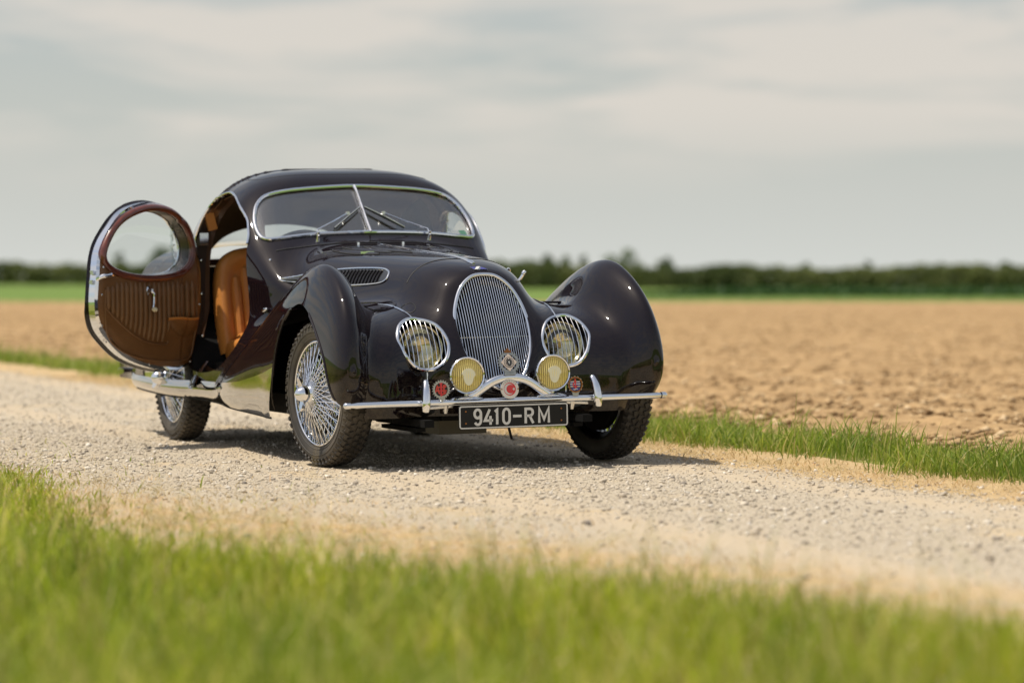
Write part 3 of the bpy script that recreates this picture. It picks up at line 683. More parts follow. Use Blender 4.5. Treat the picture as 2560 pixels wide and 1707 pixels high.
# number plate with raised characters
MP = frame((.588, 0, .2635), (1, 0, 0))
def rrect(w_, h_, r, n=5): return [(sx * (w_ - r) + r * math.cos(a), sy * (h_ - r) + r * math.sin(a)) for sx, sy, a0 in ((1, 1, 0), (-1, 1, 90), (-1, -1, 180), (1, -1, 270)) for a in [R(a0 + 90 * k / n) for k in range(n + 1)]]
plate = MB().prism(rrect(.289, .0585, .012), -.006, MP).build('number_plate', PLATE, car, False)
def ribbon(mb, pts, w_, d, M, closed=False):
    P = [Vector((*p, 0)) for p in pts]; n = len(P); L, Rr = [], []
    for i in range(n):
        a = P[(i - 1) % n] if closed or i else None; b = P[(i + 1) % n] if closed or i < n - 1 else None
        d1 = (P[i] - a).normalized() if a is not None else None; d2 = (b - P[i]).normalized() if b is not None else None
        if d1 is None: d1 = d2
        if d2 is None: d2 = d1
        t = (d1 + d2).normalized(); nr = Vector((-t.y, t.x, 0)); k = min(1 / max(.35, nr.dot(Vector((-d1.y, d1.x, 0)))), 2.2)
        L.append(P[i] + nr * w_ / 2 * k); Rr.append(P[i] - nr * w_ / 2 * k)
    vs = [M @ p for p in L] + [M @ p for p in Rr] + [M @ (p + Vector((0, 0, d))) for p in L] + [M @ (p + Vector((0, 0, d))) for p in Rr]
    fs = []
    for i in range(n if closed else n - 1):
        j = (i + 1) % n; fs += [(2 * n + i, 2 * n + j, 3 * n + j, 3 * n + i), (i, 2 * n + i, 2 * n + j, j), (n + j, 3 * n + j, 3 * n + i, n + i)]
    if not closed: fs += [(0, n, 3 * n, 2 * n), (n - 1, 3 * n - 1, 4 * n - 1, 2 * n - 1)]
    return mb.add(vs, fs)
def arcp(cx, cy, rx, ry, a0, a1, n=12): return [(cx + rx * math.cos(R(a0 + (a1 - a0) * k / n)), cy + ry * math.sin(R(a0 + (a1 - a0) * k / n))) for k in range(n + 1)]
h_, sw = .0385, .0125
glyph = {
 '9': [(arcp(0, .016, .0165, .0205, -70, 290, 24), 1), (arcp(.0, .0, .0165, .0, 0, 0, 1)[:1] + [(.0165, .016), (.0165, -.012)] + arcp(0, -.015, .0165, .0215, 0, -150, 12)[1:], 0)],
 '4': [([(.006, h_ - .002), (-.020, -.018), (.0225, -.018)], 0), ([(.0095, .004), (.0095, -h_)], 0)],
 '1': [([(-.010, .024), (.0015, h_ - .006), (.0015, -h_)], 0)],
 '0': [(arcp(0, .0145, .0165, .0215, 0, 180, 12) + arcp(0, -.0145, .0165, .0215, 180, 360, 12), 1)],
 '-': [([(-.0225, -.001), (.0225, -.001)], 0)],
 'R': [([(-.0185, -h_), (-.0185, h_ - .006), (.002, h_ - .006)] + arcp(.003, .0155, .0165, .017, 90, -90, 12) + [(-.0185, -.0015)], 0), ([(.002, -.0015), (.0215, -h_)], 0)],
 'M': [([(-.0255, -h_), (-.0255, h_ - .004), (0, -.021), (.0255, h_ - .004), (.0255, -h_)], 0)]}
for ch, cx in (('9', -.1905), ('4', -.1335), ('1', -.0905), ('0', -.0395), ('-', .0175), ('R', .0805), ('M', .1595)):
    mb = MB()
    for pts, cl in glyph[ch]:
        if ch == '9' and not cl: pts = pts[1:]
        ribbon(mb, [(p[0] + cx, p[1]) for p in pts], sw, .0022 + (.0003 if not cl else 0), MP, bool(cl))
    mb.build('plate_character', WHITE, plate, False)
mb = MB(); ribbon(mb, rrect(.2835, .0525, .010), .0062, .0022, MP, True); mb.build('plate_border', WHITE, plate, False)
for sx in (-1, 1):
    for sy in (-1, 1):
        MB().lathe([(0, .003), (.004, .002), (.005, 0)], 12, MP @ Matrix.Translation((sx * .2525, sy * .029, 0))).build('plate_screw', BRASS, plate)
MB().tube([(.57, -.02, .205), (.555, .0, .15)], .007, 8).build('starting_handle_stub', DARK, car)
# badges
def gear(r, teeth, d, M, r0, m, par, name):
    o = []
    for k in range(teeth):
        for da, rr in ((-.30, r), (-.22, r * 1.13), (.10, r * 1.13), (.18, r)):
            a = 2 * math.pi * (k + da) / teeth; o.append((rr * math.sin(a), rr * math.cos(a)))
    n = len(o); inn = [(x * r0 / math.hypot(x, y), y * r0 / math.hypot(x, y)) for x, y in o]
    vs = [M @ Vector((x, y, z)) for z in (0, d) for x, y in o] + [M @ Vector((x, y, z)) for z in (0, d) for x, y in inn]; fs = []
    for i in range(n):
        j = (i + 1) % n; fs += [(n + i, n + j, 3 * n + j, 3 * n + i), (i, j, n + j, n + i), (2 * n + j, 2 * n + i, 3 * n + i, 3 * n + j), (j, i, 2 * n + i, 2 * n + j)]
    return MB().add(vs, fs).build(name, m, par, False)
def disc(r, n=32, rx=1., ry=1.): return [(r * rx * math.cos(2 * math.pi * k / n), r * ry * math.sin(2 * math.pi * k / n)) for k in range(n)]
FONT = None
def letter(ch, size, M, m, par, depth=.0012):
    cu = bpy.data.curves.new('glyph', 'FONT'); cu.body = ch; cu.size = size; cu.align_x = 'CENTER'; cu.align_y = 'CENTER'; cu.extrude = depth
    ob = bpy.data.objects.new('glyph', cu); COL.objects.link(ob); dg = bpy.context.evaluated_depsgraph_get(); me = bpy.data.meshes.new_from_object(ob.evaluated_get(dg))
    bpy.data.objects.remove(ob); me.transform(M); return link('badge_letter', me, m, par, False)
M1 = frame((.552, -.366, .402), (.985, -.05, .05))
bd = gear(.0415, 22, .006, M1, .033, STEEL, car, 'club_badge'); bd['label'] = 'silver cog badge with an orange-red monogram'
MB().prism([(-.012, -.050), (.020, -.050), (.016, -.030), (-.008, -.030)], .005, M1).tube([M1 @ Vector((.004, -.06, .001)), M1 @ Vector((.004, -.045, .001))], .006, 8).build('badge_foot', STEEL, bd, False)
mb = MB(); ribbon(mb, [(0, .034), (0, -.036)], .0095, .0056, M1); ribbon(mb, [(-.009, .030), (.009, .030)], .005, .0052, M1); mb.build('badge_bar', RED, bd, False)
mb = MB(); ribbon(mb, [(-.031, -.020), (-.020, .018), (-.010, -.020)], .007, .0046, M1); ribbon(mb, [(-.028, -.006), (.028, -.006)], .006, .0043, M1)
ribbon(mb, arcp(.006, -.002, .022, .022, 150, 330, 14), .006, .0040, M1); ribbon(mb, [(.014, -.022), (.014, .020), (.030, .020)], .007, .0046, M1); ribbon(mb, [(-.024, .012), (.026, .012)], .005, .0041, M1); mb.build('badge_monogram', ORED, bd, False)
M2 = frame((.552, .344, .405), (.985, .05, .05))
bd = gear(.038, 14, .004, M2, .034, STEEL, car, 'club_badge'); bd['label'] = 'cog badge with a copper ring and blue white flag bars'
mb = MB(); ribbon(mb, disc(.0365, 32), .006, .006, M2, True); mb.build('badge_ring', BRASS, bd, False)
MB().prism([(-.014, -.055), (.014, -.055), (.02, -.034), (-.02, -.034)], .004, M2).build('badge_foot', STEEL, bd, False)
MB().prism([(-.006, .014), (.006, .014), (0, .033)], .005, M2).build('badge_star', ORED, bd, False)
for k, (m_, z_) in enumerate(((WHITE, .0145), (BLUE, .0085), (WHITE, .003), (BLUE, -.003), (WHITE, -.009))):
    MB().prism([(-.029 + abs(z_) * .2, z_ - .0027), (.029 - abs(z_) * .2, z_ - .0027), (.029 - abs(z_) * .2, z_ + .0027), (-.029 + abs(z_) * .2, z_ + .0027)], .0035, M2).build('badge_stripe', m_, bd, False)
mb = MB(); ribbon(mb, arcp(0, .0, .012, .012, 60, 330, 14), .005, .0055, M2); ribbon(mb, [(0, .012), (0, -.022)], .006, .0056, M2); mb.build('badge_monogram', RED, bd, False)
MB().prism([(-.020, -.029), (.020, -.029), (.026, -.016), (-.026, -.016)], .005, M2).build('badge_panel', BLUE, bd, False)
mb = MB(); ribbon(mb, [(-.012, -.022), (-.004, -.025), (.004, -.020), (.012, -.023)], .004, .0057, M2); mb.build('badge_script', WHITE, bd, False)
M3 = frame((.548, -.008, .523), (.95, 0, .28))
bd = gear(.0515, 24, .006, M3, .0405, STEEL, car, 'club_badge'); bd['label'] = 'cog badge with copper crown and a black eagle on a diamond'
MB().prism([(-.024, -.063), (.030, -.063), (.034, -.048), (-.028, -.048)], .006, M3).build('badge_scroll', STEEL, bd, False)
crown = [(-.016, .048), (-.019, .062), (-.010, .058), (-.006, .068), (0, .072), (.006, .068), (.010, .058), (.019, .062), (.016, .048)]
MB().prism(crown, .008, M3).build('badge_crown', BRASS, bd, False)
MB().prism([(0, -.045), (.042, 0), (0, .045), (-.042, 0)], .0075, M3).build('badge_diamond', mat('cream_enamel', (.62, .52, .44), .3, 0, .5), bd, False)
MB().prism(disc(.0265, 32), .0082, M3).build('badge_disc', BLACKE, bd, False)
MB().prism(disc(.0238, 32), .0086, M3).build('badge_field', mat('cream_enamel', (.62, .52, .44)), bd, False)
mb = MB(); ribbon(mb, [(0, -.020), (0, .012)], .011, .0092, M3)
for s in (-1, 1):
    for k in range(6):
        a = R(-62 + 27 * k); ribbon(mb, [(s * .003, -.001), (s * .0205 * math.cos(a), .0205 * math.sin(a))], .0042, .0090, M3)
    ribbon(mb, [(s * .002, .010), (s * .0045, .017), (s * .010, .015)], .0045, .0091, M3)
mb.build('badge_eagle', BLACKE, bd, False)
mb = MB(); ribbon(mb, [(0, -.009), (0, .007)], .003, .0096, M3); ribbon(mb, [(-.005, .001), (.005, .001)], .003, .0095, M3); mb.build('badge_cross', WHITE, bd, False)
M4 = frame((.566, -.012, .394), (.985, 0, .08))
bd = MB().prism(disc(.0475, 48), .005, M4).build('round_badge', mat('white_enamel', (.72, .68, .62), .25, 0, .6), car, False); bd['label'] = 'round white badge with red disc, crescent and star'
MB().prism(disc(.0315, 40), .0062, M4).build('badge_disc', RED, bd, False)
cres = arcp(-.004, 0, .0265, .0265, 48, 312, 26) + arcp(.0035, 0, .0225, .0215, 302, 58, 26)
mb = MB(); o1 = arcp(-.004, 0, .0265, .0265, 48, 312, 26); o2 = arcp(.0035, 0, .0225, .0215, 58, 302, 26); n = len(o1)
mb.add([M4 @ Vector((*p, .0068)) for p in o1 + o2], [(i, i + 1, n + i + 1, n + i) for i in range(n - 1)]); mb.build('badge_crescent', WHITE, bd, False)
star = [((.0085 if k % 2 == 0 else .0036) * math.cos(R(36 * k + 180)) + .0205, (.0085 if k % 2 == 0 else .0036) * math.sin(R(36 * k + 180))) for k in range(10)]
MB().prism(star, .0068, M4).build('badge_star', WHITE, bd, False)
GREYE = mat('grey_enamel', (.28, .26, .24), .4)
for k, ch in enumerate('T\u00dcRK\u0130YE'):
    a = R(90 + 52 - k * 104 / 6); M = M4 @ Matrix.Translation((.0395 * math.cos(a), .0395 * math.sin(a), .005)) @ Matrix.Rotation(a - R(90), 4, 'Z')
    letter(ch, .0125, M, GREYE, bd)
for s in (-1, 1): MB().box(M4 @ Vector((s * .043, 0, .005)), (.004, .007, .006)).build('badge_stud', BRASS, bd, False)

# ---------------------------------------------------------------- wheels
def make_wheel():
    root = bpy.data.objects.new('wheel', None); COL.objects.link(root)
    RO, W2 = .362, .074
    prof = [(.252, -.050), (.266, -.060), (.294, -.0725), (.320, -W2), (.340, -.068), (.352, -.056), (.355, -.03), (.356, 0), (.355, .03), (.352, .056), (.340, .068), (.320, W2), (.294, .0725), (.266, .060), (.252, .050)]
    MB().lathe(prof, 72).build('tyre', RUBBER, root)
    tr = MB(); nb_ = 56
    for k in range(nb_):
        for row, (h0, wd, st) in enumerate(((-.057, .022, .0), (-.031, .021, .5), (0, .024, .0), (.031, .021, .5), (.057, .022, .0))):
            a = 2 * math.pi * (k + st) / nb_; hh = h0
            rr = .357 if abs(h0) < .04 else .351
            M = Matrix.Rotation(a, 4, 'Z') @ Matrix.Translation((rr, 0, hh)) @ Matrix.Rotation(.35 * (1 if row % 2 else -1), 4, 'X') @ (Matrix.Rotation(-math.copysign(.45, h0), 4, 'Y') if abs(h0) > .04 else Matrix())
            o = len(tr.v); d = Vector((.014, .027, wd)) / 2
            tr.add([M @ Vector((sx * d.x, sy * d.y * (.86 if sx > 0 else 1), sz * d.z * (.9 if sx > 0 else 1))) for sx in (-1, 1) for sy in (-1, 1) for sz in (-1, 1)], [(0, 1, 3, 2), (4, 6, 7, 5), (0, 4, 5, 1), (2, 3, 7, 6), (0, 2, 6, 4), (1, 5, 7, 3)])
        for s in (-1, 1):      # shoulder lugs on the sidewall
            a = 2 * math.pi * (k + .25) / nb_; M = Matrix.Rotation(a, 4, 'Z') @ Matrix.Translation((.340, 0, s * .0685)) @ Matrix.Rotation(-s * .75, 4, 'Y')
            d = Vector((.007, .015, .030)) / 2; tr.add([M @ Vector((sx * d.x, sy * d.y, sz * d.z)) for sx in (-1, 1) for sy in (-1, 1) for sz in (-1, 1)], [(0, 1, 3, 2), (4, 6, 7, 5), (0, 4, 5, 1), (2, 3, 7, 6), (0, 2, 6, 4), (1, 5, 7, 3)])
    tr.build('tread', RUBBER, root, False)['kind'] = 'stuff'
    MB().lathe([(.306, .0745), (.308, .0765), (.310, .0745)], 64).lathe([(.276, .0670), (.278, .0690), (.280, .0680)], 64).build('sidewall_ring', RUBBER, root)
    MB().lathe([(.264, .058), (.2615, .064), (.257, .066), (.2525, .062), (.2505, .050), (.247, .040)], 72).build('rim', CHROME, root)
    MB().lathe([(.247, .040), (.240, .030), (.222, .022), (.219, 0), (.222, -.024), (.240, -.040), (.250, -.060), (.258, -.066), (.264, -.060)], 72).build('rim_well', mat('rim_silver', (.22, .22, .22), .3, 1), root)
    sp = MB(); n = 29
    for k in range(n):
        a = 2 * math.pi * k / n
        for (rh, zh, tw, rz, rr_, da) in ((.040, .112, .95, .044, .248, 0.), (.040, .112, -.95, .044, .248, .4), (.062, -.020, .75, .0, .222, .2), (.062, -.020, -.75, .0, .222, .6)):
            b = a + da * 2 * math.pi / n; p0 = Vector((rh * math.cos(b + tw), rh * math.sin(b + tw), zh)); p1 = Vector((rr_ * math.cos(b), rr_ * math.sin(b), rz))
            sp.tube([p0, p1], .0026, 5, caps=False)
            d = (p1 - p0).normalized(); sp.tube([p1 - d * .016, p1], .0040, 6, caps=False)
    sp.build('spokes', CHROME, root)['kind'] = 'stuff'
    MB().lathe([(.030, .128), (.040, .120), (.044, .110), (.036, .100), (.034, 0), (.052, -.015), (.068, -.022), (.068, -.04)], 32).build('hub', CHROME, root)
    MB().lathe([(.0005, .186), (.014, .184), (.027, .175), (.036, .158), (.041, .142), (.042, .128)], 28).build('knock_off_nut', CHROME, root)
    for s in (-1, 1):
        o = [(0, -.020), (.035, -.020), (.060, -.015), (.072, .0), (.060, .015), (.035, .020), (0, .020)]
        M = Matrix.Rotation(R(75) + (0 if s > 0 else math.pi), 4, 'Z') @ Matrix.Translation((.018, 0, .135)) @ Matrix.Rotation(-.30, 4, 'Y')
        MB().prism(o, .012, M).build('knock_off_wing', CHROME, root)
    MB().lathe([(.0, -.070), (.205, -.070), (.212, -.062), (.212, -.030), (.19, -.022), (.07, -.022)], 40).build('brake_drum', DARK, root)
    return root
def copy_tree(o, parent):
    c = o.copy(); COL.objects.link(c); c.parent = parent
    for ch in o.children: copy_tree(ch, c)
    return c
wheel0 = make_wheel(); wheel0.parent = car
STEER = R(7.5)
for i, (x, y) in enumerate(((0, -.752), (0, .752), (-2.65, -.745), (-2.65, .745))):
    wo = wheel0 if i == 0 else copy_tree(wheel0, car)
    s = -1 if y < 0 else 1
    base = Matrix.Rotation(-s * math.pi / 2, 4, 'X')     # local z -> outward
    spin = Matrix.Rotation(.4 + i * 1.1, 4, 'Z')
    st = Matrix.Rotation(STEER if x == 0 else 0, 4, 'Z')
    wo.matrix_local = Matrix.Translation((x, y, .3655 - y * TILT)) @ st @ base @ spin

# ---------------------------------------------------------------- lower side trim, arches, underside
for s in (-1, 1):
    xs_ = np.linspace(-.470, -3.48, 78); zt = np.interp(xs_, [-3.48, -3.36, -2.5, -1.55, -1.14, -.862, -.626, -.47], [.395, .375, .37, .380, .402, .435, .468, .498]); zb = np.interp(xs_, [-3.48, -2.56, -1.9, -.618], [.295, .277, .265, .235])
    ysf = np.abs(surf_y(xs_, np.maximum(zt, .385), 1)); ysf = np.convolve(np.pad(ysf, 3, mode='edge'), np.ones(7) / 7, 'valid') + .005
    vs = []; K = 14
    for x, a, b, y in zip(xs_, zt, zb, ysf):
        endr = min(1, (x + 3.52) / .12) ** .5
        for k in range(K):
            t = k / (K - 1); vs.append((x - .125 * t * math.exp(-((x + .47) / .22) ** 2), s * (y * 1.0 + (-.008 * t * t - .014 * t ** 6 + .012 * math.sin(math.pi * t) * min(1, max(0, (-1.45 - x) / .5))) - .03 * (1 - endr)), a + (b - a) * t))
    MB().add(vs, [(i * K + k, i * K + k + 1, (i + 1) * K + k + 1, (i + 1) * K + k) for i in range(len(xs_) - 1) for k in range(K - 1)]).build('chrome_sill', mat('polished_sill', (.60, .60, .60), .05, 1), car)
    MB().tube([tuple(np.array(vs[i * K + K - 1]) + np.array((0, -s * .004, -.003))) for i in range(len(xs_))], .0055, 6).build('sill_flange', DARK, car)
    AR = ARCH[(ARCH[:, 1] > .272)]; k0 = np.argmax(np.abs(np.diff(AR[:, 0])) + np.abs(np.diff(AR[:, 1]))) + 1
    AR = np.roll(AR, -k0, 0) if np.linalg.norm(AR[k0] - AR[k0 - 1]) > .1 else AR
    A = on_y(AR, s, 0.0); MB().tube(V3(A), .0065, 8).build('arch_lip', PAINT, car)
    # splash liner over the front wheel
    mb = MB(); na = 26; ys = [.54, .60, .68, .74, .80]; vs = []
    for i in range(na):
        a = R(4 + 172 * i / (na - 1))
        for y in ys: vs.append((-.08 + .47 * math.cos(a) * 1.0, s * y, max(.30, .34 + .405 * math.sin(a))))
    mb.add(vs, [(i * 5 + k, i * 5 + k + 1, (i + 1) * 5 + k + 1, (i + 1) * 5 + k) for i in range(na - 1) for k in range(4)])
    mb.add([(-.08 + .47 * math.cos(R(4 + 172 * i / (na - 1))), s * .54, max(.30, .34 + .405 * math.sin(R(4 + 172 * i / (na - 1))))) for i in range(na)] + [(-.08, s * .54, .3)], [(i, i + 1, na) for i in range(na - 1)])
    mb.build('splash_liner', PAINT, car)
    mb = MB(); vs = []
    for i in range(na):
        a = R(-8 + 196 * i / (na - 1))
        for y in ys[1:]: vs.append((-2.65 + .42 * math.cos(a), s * y, max(.28, .36 + .40 * math.sin(a))))
    mb.add(vs, [(i * 4 + k, i * 4 + k + 1, (i + 1) * 4 + k + 1, (i + 1) * 4 + k) for i in range(na - 1) for k in range(3)]).build('splash_liner', DARK, car)
ch = MB().box((-1.55, 0, .27), (3.7, 1.06, .07)).box((-1.95, 0, .36), (1.3, 1.36, .16)).box((.02, 0, .30), (.62, .56, .12)).box((-.9, -.60, .30), (.62, .34, .10)).box((-.9, .60, .30), (.62, .34, .10))
ch.build('chassis', DARK, car, False)
MB().tube([(0, -.70, .33), (0, -.45, .25), (0, .45, .25), (0, .70, .33)], .026, 10).build('front_axle', DARK, car)
MB().tube([(-2.65, -.70, .365), (-2.65, .70, .365)], .04, 10).lathe([(0, -.14), (.08, -.1), (.13, 0), (.08, .1), (0, .14)], 18, Matrix.Translation((-2.65, 0, .365))).build('rear_axle', DARK, car)
for s in (-1, 1): MB().box((.18, s * .42, .235), (.7, .05, .035)).box((.16, s * .42, .20), (.5, .05, .02)).build('leaf_spring', DARK, car, False)
MB().box((-.25, -.05, .195), (.55, .26, .09)).build('oil_sump', mat('cast_sump', (.12, .11, .085), .5, .6), car, False)
MB().tube([(-.4, .22, .22), (-1.5, .26, .19), (-2.3, .28, .20), (-3.55, .34, .24)], .028, 10).build('exhaust_pipe', STEEL, car)
rbp = [(-3.66, -.845, .385), (-3.76, -.80, .385), (-3.86, -.6, .385), (-3.90, 0, .385), (-3.86, .6, .385), (-3.76, .80, .385), (-3.66, .845, .385)]
MB().tube(V3(spline(rbp, 5)), .018, 12).build('rear_bumper', CHROME, car)

# ---------------------------------------------------------------- cabin
MB().box((-1.98, 0, .455), (1.5, 1.34, .03)).box((-2.56, 0, .73), (.04, 1.44, .56)).box((-1.36, 0, .72), (.05, 1.24, .6)).build('cabin_floor', mat('dark_carpet', (.018, .012, .009), .95), car, False)
dash = MB().tube([(-1.50, -.60, 1.02), (-1.52, 0, 1.06), (-1.50, .60, 1.02)], .085, 14).build('dashboard', mat('dark_wood', (.035, .014, .008), .35, 0, .6), car)
MB().prism(disc(.05, 24), .01, frame((-1.605, -.22, 1.03), (-1, 0, .1))).build('gauge', BLACKE, dash)
MB().box((-1.56, .12, 1.165), (.02, .11, .045)).build('mirror', CHROME, dash)
Mw = frame((-1.83, -.30, 1.035), (-.80, 0, .60))
swl = MB().tube([Mw @ Vector((.205 * math.cos(a), .205 * math.sin(a), 0)) for a in np.linspace(0, 2 * math.pi, 40, endpoint=False)], .0125, 10, True).build('steering_wheel', RUB2, car)
mb = MB()
for a in (90, 210, 330): mb.tube([Mw @ Vector((.02 * math.cos(R(a)), .02 * math.sin(R(a)), -.01)), Mw @ Vector((.2 * math.cos(R(a)), .2 * math.sin(R(a)), 0))], .006, 8)
mb.tube([Mw @ Vector((0, 0, 0)), Mw @ Vector((0, 0, -.35))], .018, 10).build('steering_column', CHROME2, swl)
def cushion(name, c, rot, d, m, par, n=4.5, crown=.0, ribs=0):
    vs = []; NU, NVv = 28, 18
    for i in range(NVv + 1):
        ph = math.pi * (i / NVv - .5)
        for j in range(NU):
            th = 2 * math.pi * j / NU
            f = lambda v: math.copysign(abs(v) ** (2 / n), v)
            x, y, z = f(math.cos(ph)) * f(math.cos(th)), f(math.cos(ph)) * f(math.sin(th)), f(math.sin(ph))
            vs.append(Vector(c) + rot @ Vector((x * d[0] / 2, y * d[1] / 2, z * d[2] / 2)))
    fs = [(i * NU + j, i * NU + (j + 1) % NU, (i + 1) * NU + (j + 1) % NU, (i + 1) * NU + j) for i in range(NVv) for j in range(NU)]
    return MB().add(vs, fs).build(name, m, par, True, 80)
for s in (-1, 1):
    yc = s * .365; tl = Matrix.Rotation(R(-14), 3, 'Y')
    seat = cushion('seat', (-2.05, yc, .545), Matrix.Rotation(R(-5), 3, 'Y'), (.56, .52, .15), LEATHER, car, 4)
    # backrest: rounded shoulder outline with side bolsters
    ol = [(-.26, -.30), (-.268, -.05), (-.262, .12), (-.235, .235), (-.17, .295), (-.08, .318), (0, .322), (.08, .318), (.17, .295), (.235, .235), (.262, .12), (.268, -.05), (.26, -.30)]
    ol = spline(ol, 3); Mb = Matrix.Translation((-2.33, yc, .80)) @ tl.to_4x4(); n = len(ol); vs = []
    lay = [(1.0, -.05), (1.02, -.01), (1.01, .03), (.96, .06), (.88, .072), (.78, .066), (.70, .045), (.66, .038)]
    for k, h0 in lay:
        for y, z in ol: vs.append(Mb @ Vector((h0, y * k, -.0 + (z - 0) * (k if z > 0 else 1))))
    fs = [(q_ * n + i, q_ * n + i + 1, (q_ + 1) * n + i + 1, (q_ + 1) * n + i) for q_ in range(len(lay) - 1) for i in range(n - 1)]
    fs += [tuple(range(n)), tuple((len(lay) - 1) * n + i for i in range(n))]
    MB().add(vs, fs).build('backrest', LEATHER, seat, True, 70)
    for k in range(6):
        y = -.15 + .06 * k; zt_ = .20 * math.sqrt(max(.05, 1 - (y / .19) ** 2)) + .02
        MB().tube([Mb @ Vector((.034, y, z)) for z in np.linspace(-.28, zt_, 9)], [.02] + [.031] * 7 + [.02], 10, flat=.5 if False else 1.0).build('backrest_pleat', LEATHER, seat)
        MB().tube([Vector((-2.28 + .5 * t, yc + y, .600 + .035 * t - .02 * (t > .95))) for t in np.linspace(0, 1, 8)], .030, 10).build('seat_pleat', LEATHER, seat)
MB().tube([(-2.86, -.52, 1.035), (-2.92, 0, 1.045), (-2.86, .52, 1.035)], .022, 10).build('rear_shelf_rail', WOOD, car)
mb = MB(); mb.box((-3.1, 0, 1.0), (.5, .9, .03)); mb.build('rear_shelf', mat('dark_carpet', (.018, .012, .009)), car, False)
# jamb round the door opening, with its chrome bead
DD = DOOR; A0 = on_y(DD, -1, -.004); A1 = A0 + np.array((0, .075, 0)); c2 = DD.mean(0); A2 = A1.copy(); A2[:, 0] = c2[0] + (A1[:, 0] - c2[0]) * .96; A2[:, 2] = c2[1] + (A1[:, 2] - c2[1]) * .975; A2[:, 1] += .02
n = len(DD); f1 = [(i, (i + 1) % n, n + (i + 1) % n, n + i) for i in range(n)]
jamb = MB().add(V3(A0) + V3(A1), f1).build('door_jamb', mat('dark_jamb', (.03, .018, .012), .35, 0, .5), car)
MB().add(V3(A1) + V3(A2), f1).build('jamb_leather', mat('dark_leather', (.07, .03, .012), .45), jamb)
idx = [i for i in range(n) if DD[i, 1] > 1.12]; k0 = [k for k in range(len(idx)) if (idx[k] - idx[k - 1]) % n != 1]
idx = idx[k0[0]:] + idx[:k0[0]] if k0 else idx
MB().tube(V3(on_y(DD[idx], -1, .004)), .0075, 8).build('door_opening_bead', CHROME, jamb)
MB().box((-2.33, -.70, 1.17), (.035, .05, .07)).build('latch_plate', CHROME, jamb)
MB().box((-2.31, -.66, 1.27), (.03, .05, .10), Matrix.Rotation(.25, 3, 'X')).build('jamb_pad', LEATHER, jamb)
for z in (.62, .86, 1.05): MB().lathe([(0, .004), (.006, .003), (.007, 0)], 10, frame((-2.325, -.715, z), (1, -.1, 0))).build('jamb_screw', CHROME, jamb)
for z in (.62, 1.02): MB().tube([(-2.345, -.785, z - .035), (-2.345, -.785, z + .035)], .013, 10).build('door_hinge', PAINT, jamb)
# polished kick curl at the foot of the jamb
cur = spline([(-2.20, -.735, .47), (-2.22, -.765, .43), (-2.20, -.80, .385), (-2.12, -.84, .345), (-2.00, -.862, .335)], 6); n = len(cur); vs = []
for i, p in enumerate(cur):
    wv = .05 + .03 * math.sin(math.pi * i / (n - 1))
    for k in range(7):
        a = math.pi * (k / 6 - .5); vs.append(p + np.array((wv * math.sin(a), -.02 * math.cos(a), .012 * math.sin(a))))
MB().add(V3(vs), [(i * 7 + k, i * 7 + k + 1, (i + 1) * 7 + k + 1, (i + 1) * 7 + k) for i in range(n - 1) for k in range(6)]).build('sill_curl', CHROME, car)
# far door: skin, glass, trim
fd = skin('door', V, dl_t, PAINT, car, .010, DARK); fd['label'] = 'closed door on the far side'
skin('door_window', V, dlg_t, GLASS, fd, .003, off=-.008)
MB().tube(V3(on_y(DWIN, 1, -.03)), .016, 10, True).build('window_trim', WOOD, fd)
MB().tube(V3(on_y(DWIN, 1, .002)), .007, 8, True).build('window_bead', CHROME, fd)

# ---------------------------------------------------------------- open near door
HX, HY, PHI = -2.335, -.775, R(62)
DOORP = egg([(-1.452, .79), (-1.462, .94), (-1.497, 1.09), (-1.545, 1.19), (-1.625, 1.285), (-1.75, 1.355), (-1.92, 1.390), (-2.09, 1.365), (-2.21, 1.31), (-2.29, 1.235), (-2.335, 1.10), (-2.342, .8), (-2.325, .52), (-2.25, .44), (-2.03, .430), (-1.79, .492), (-1.61, .60), (-1.495, .69)], 6)
def warp(A):
    A = np.array(A, float); A[:, 1] -= .22 * np.maximum(0, A[:, 2] - .98) ** 1.0; return A
V, dp_t, _ = clip(V, dr_t, cutter(DOORP, [0, 2], is_r))
Vs = V; door = skin('door', Vs, dp_t, PAINT, car, .012, DARK); door['label'] = 'open near door showing its brown leather lining'
def warp_obj(o):
    me = o.data; co = np.empty(len(me.vertices) * 3, np.float32); me.vertices.foreach_get('co', co); me.vertices.foreach_set('co', warp(co.reshape(-1, 3)).ravel().astype(np.float32)); me.update(); return o
door.matrix_local = Matrix.Translation((HX, HY, 0)) @ Matrix.Rotation(-PHI, 4, 'Z') @ Matrix.Translation((-HX, -HY, 0))
DPARTS = [door, skin('door_window', Vs, drg_t, GLASS, door, .004, off=-.045)]
def dpart(o): DPARTS.append(o); return o
def ring(poly, k): c = poly.mean(0); return c + (poly - c) * k
def inset(poly, d):
    nx = np.roll(poly, -1, 0) - np.roll(poly, 1, 0); nx /= np.linalg.norm(nx, axis=1)[:, None]; nr = np.stack([-nx[:, 1], nx[:, 0]], 1)
    if polydist((poly[0] + nr[0] * .002)[None], poly)[0] < 0: nr = -nr
    return poly + nr * d
def inner(P, d): A = on_y(P, -1, 0.); A[:, 1] += d; return A
DT = .085
o0, o1, o2, o3 = inner(DOORP, .010), inner(inset(DOORP, .010), .03), inner(inset(DOORP, .012), .075), inner(inset(DOORP, .030), DT)
n = len(DOORP); f1 = [(i, (i + 1) % n, n + (i + 1) % n, n + i) for i in range(n)]
dpart(MB().add(V3(o0) + V3(o1), f1).build('door_edge_flange', PAINT, door))
dpart(MB().add(V3(o1) + V3(o2) + V3(o3), f1 + [tuple(i + n for i in q) for q in f1]).build('door_edge', CHROME, door))
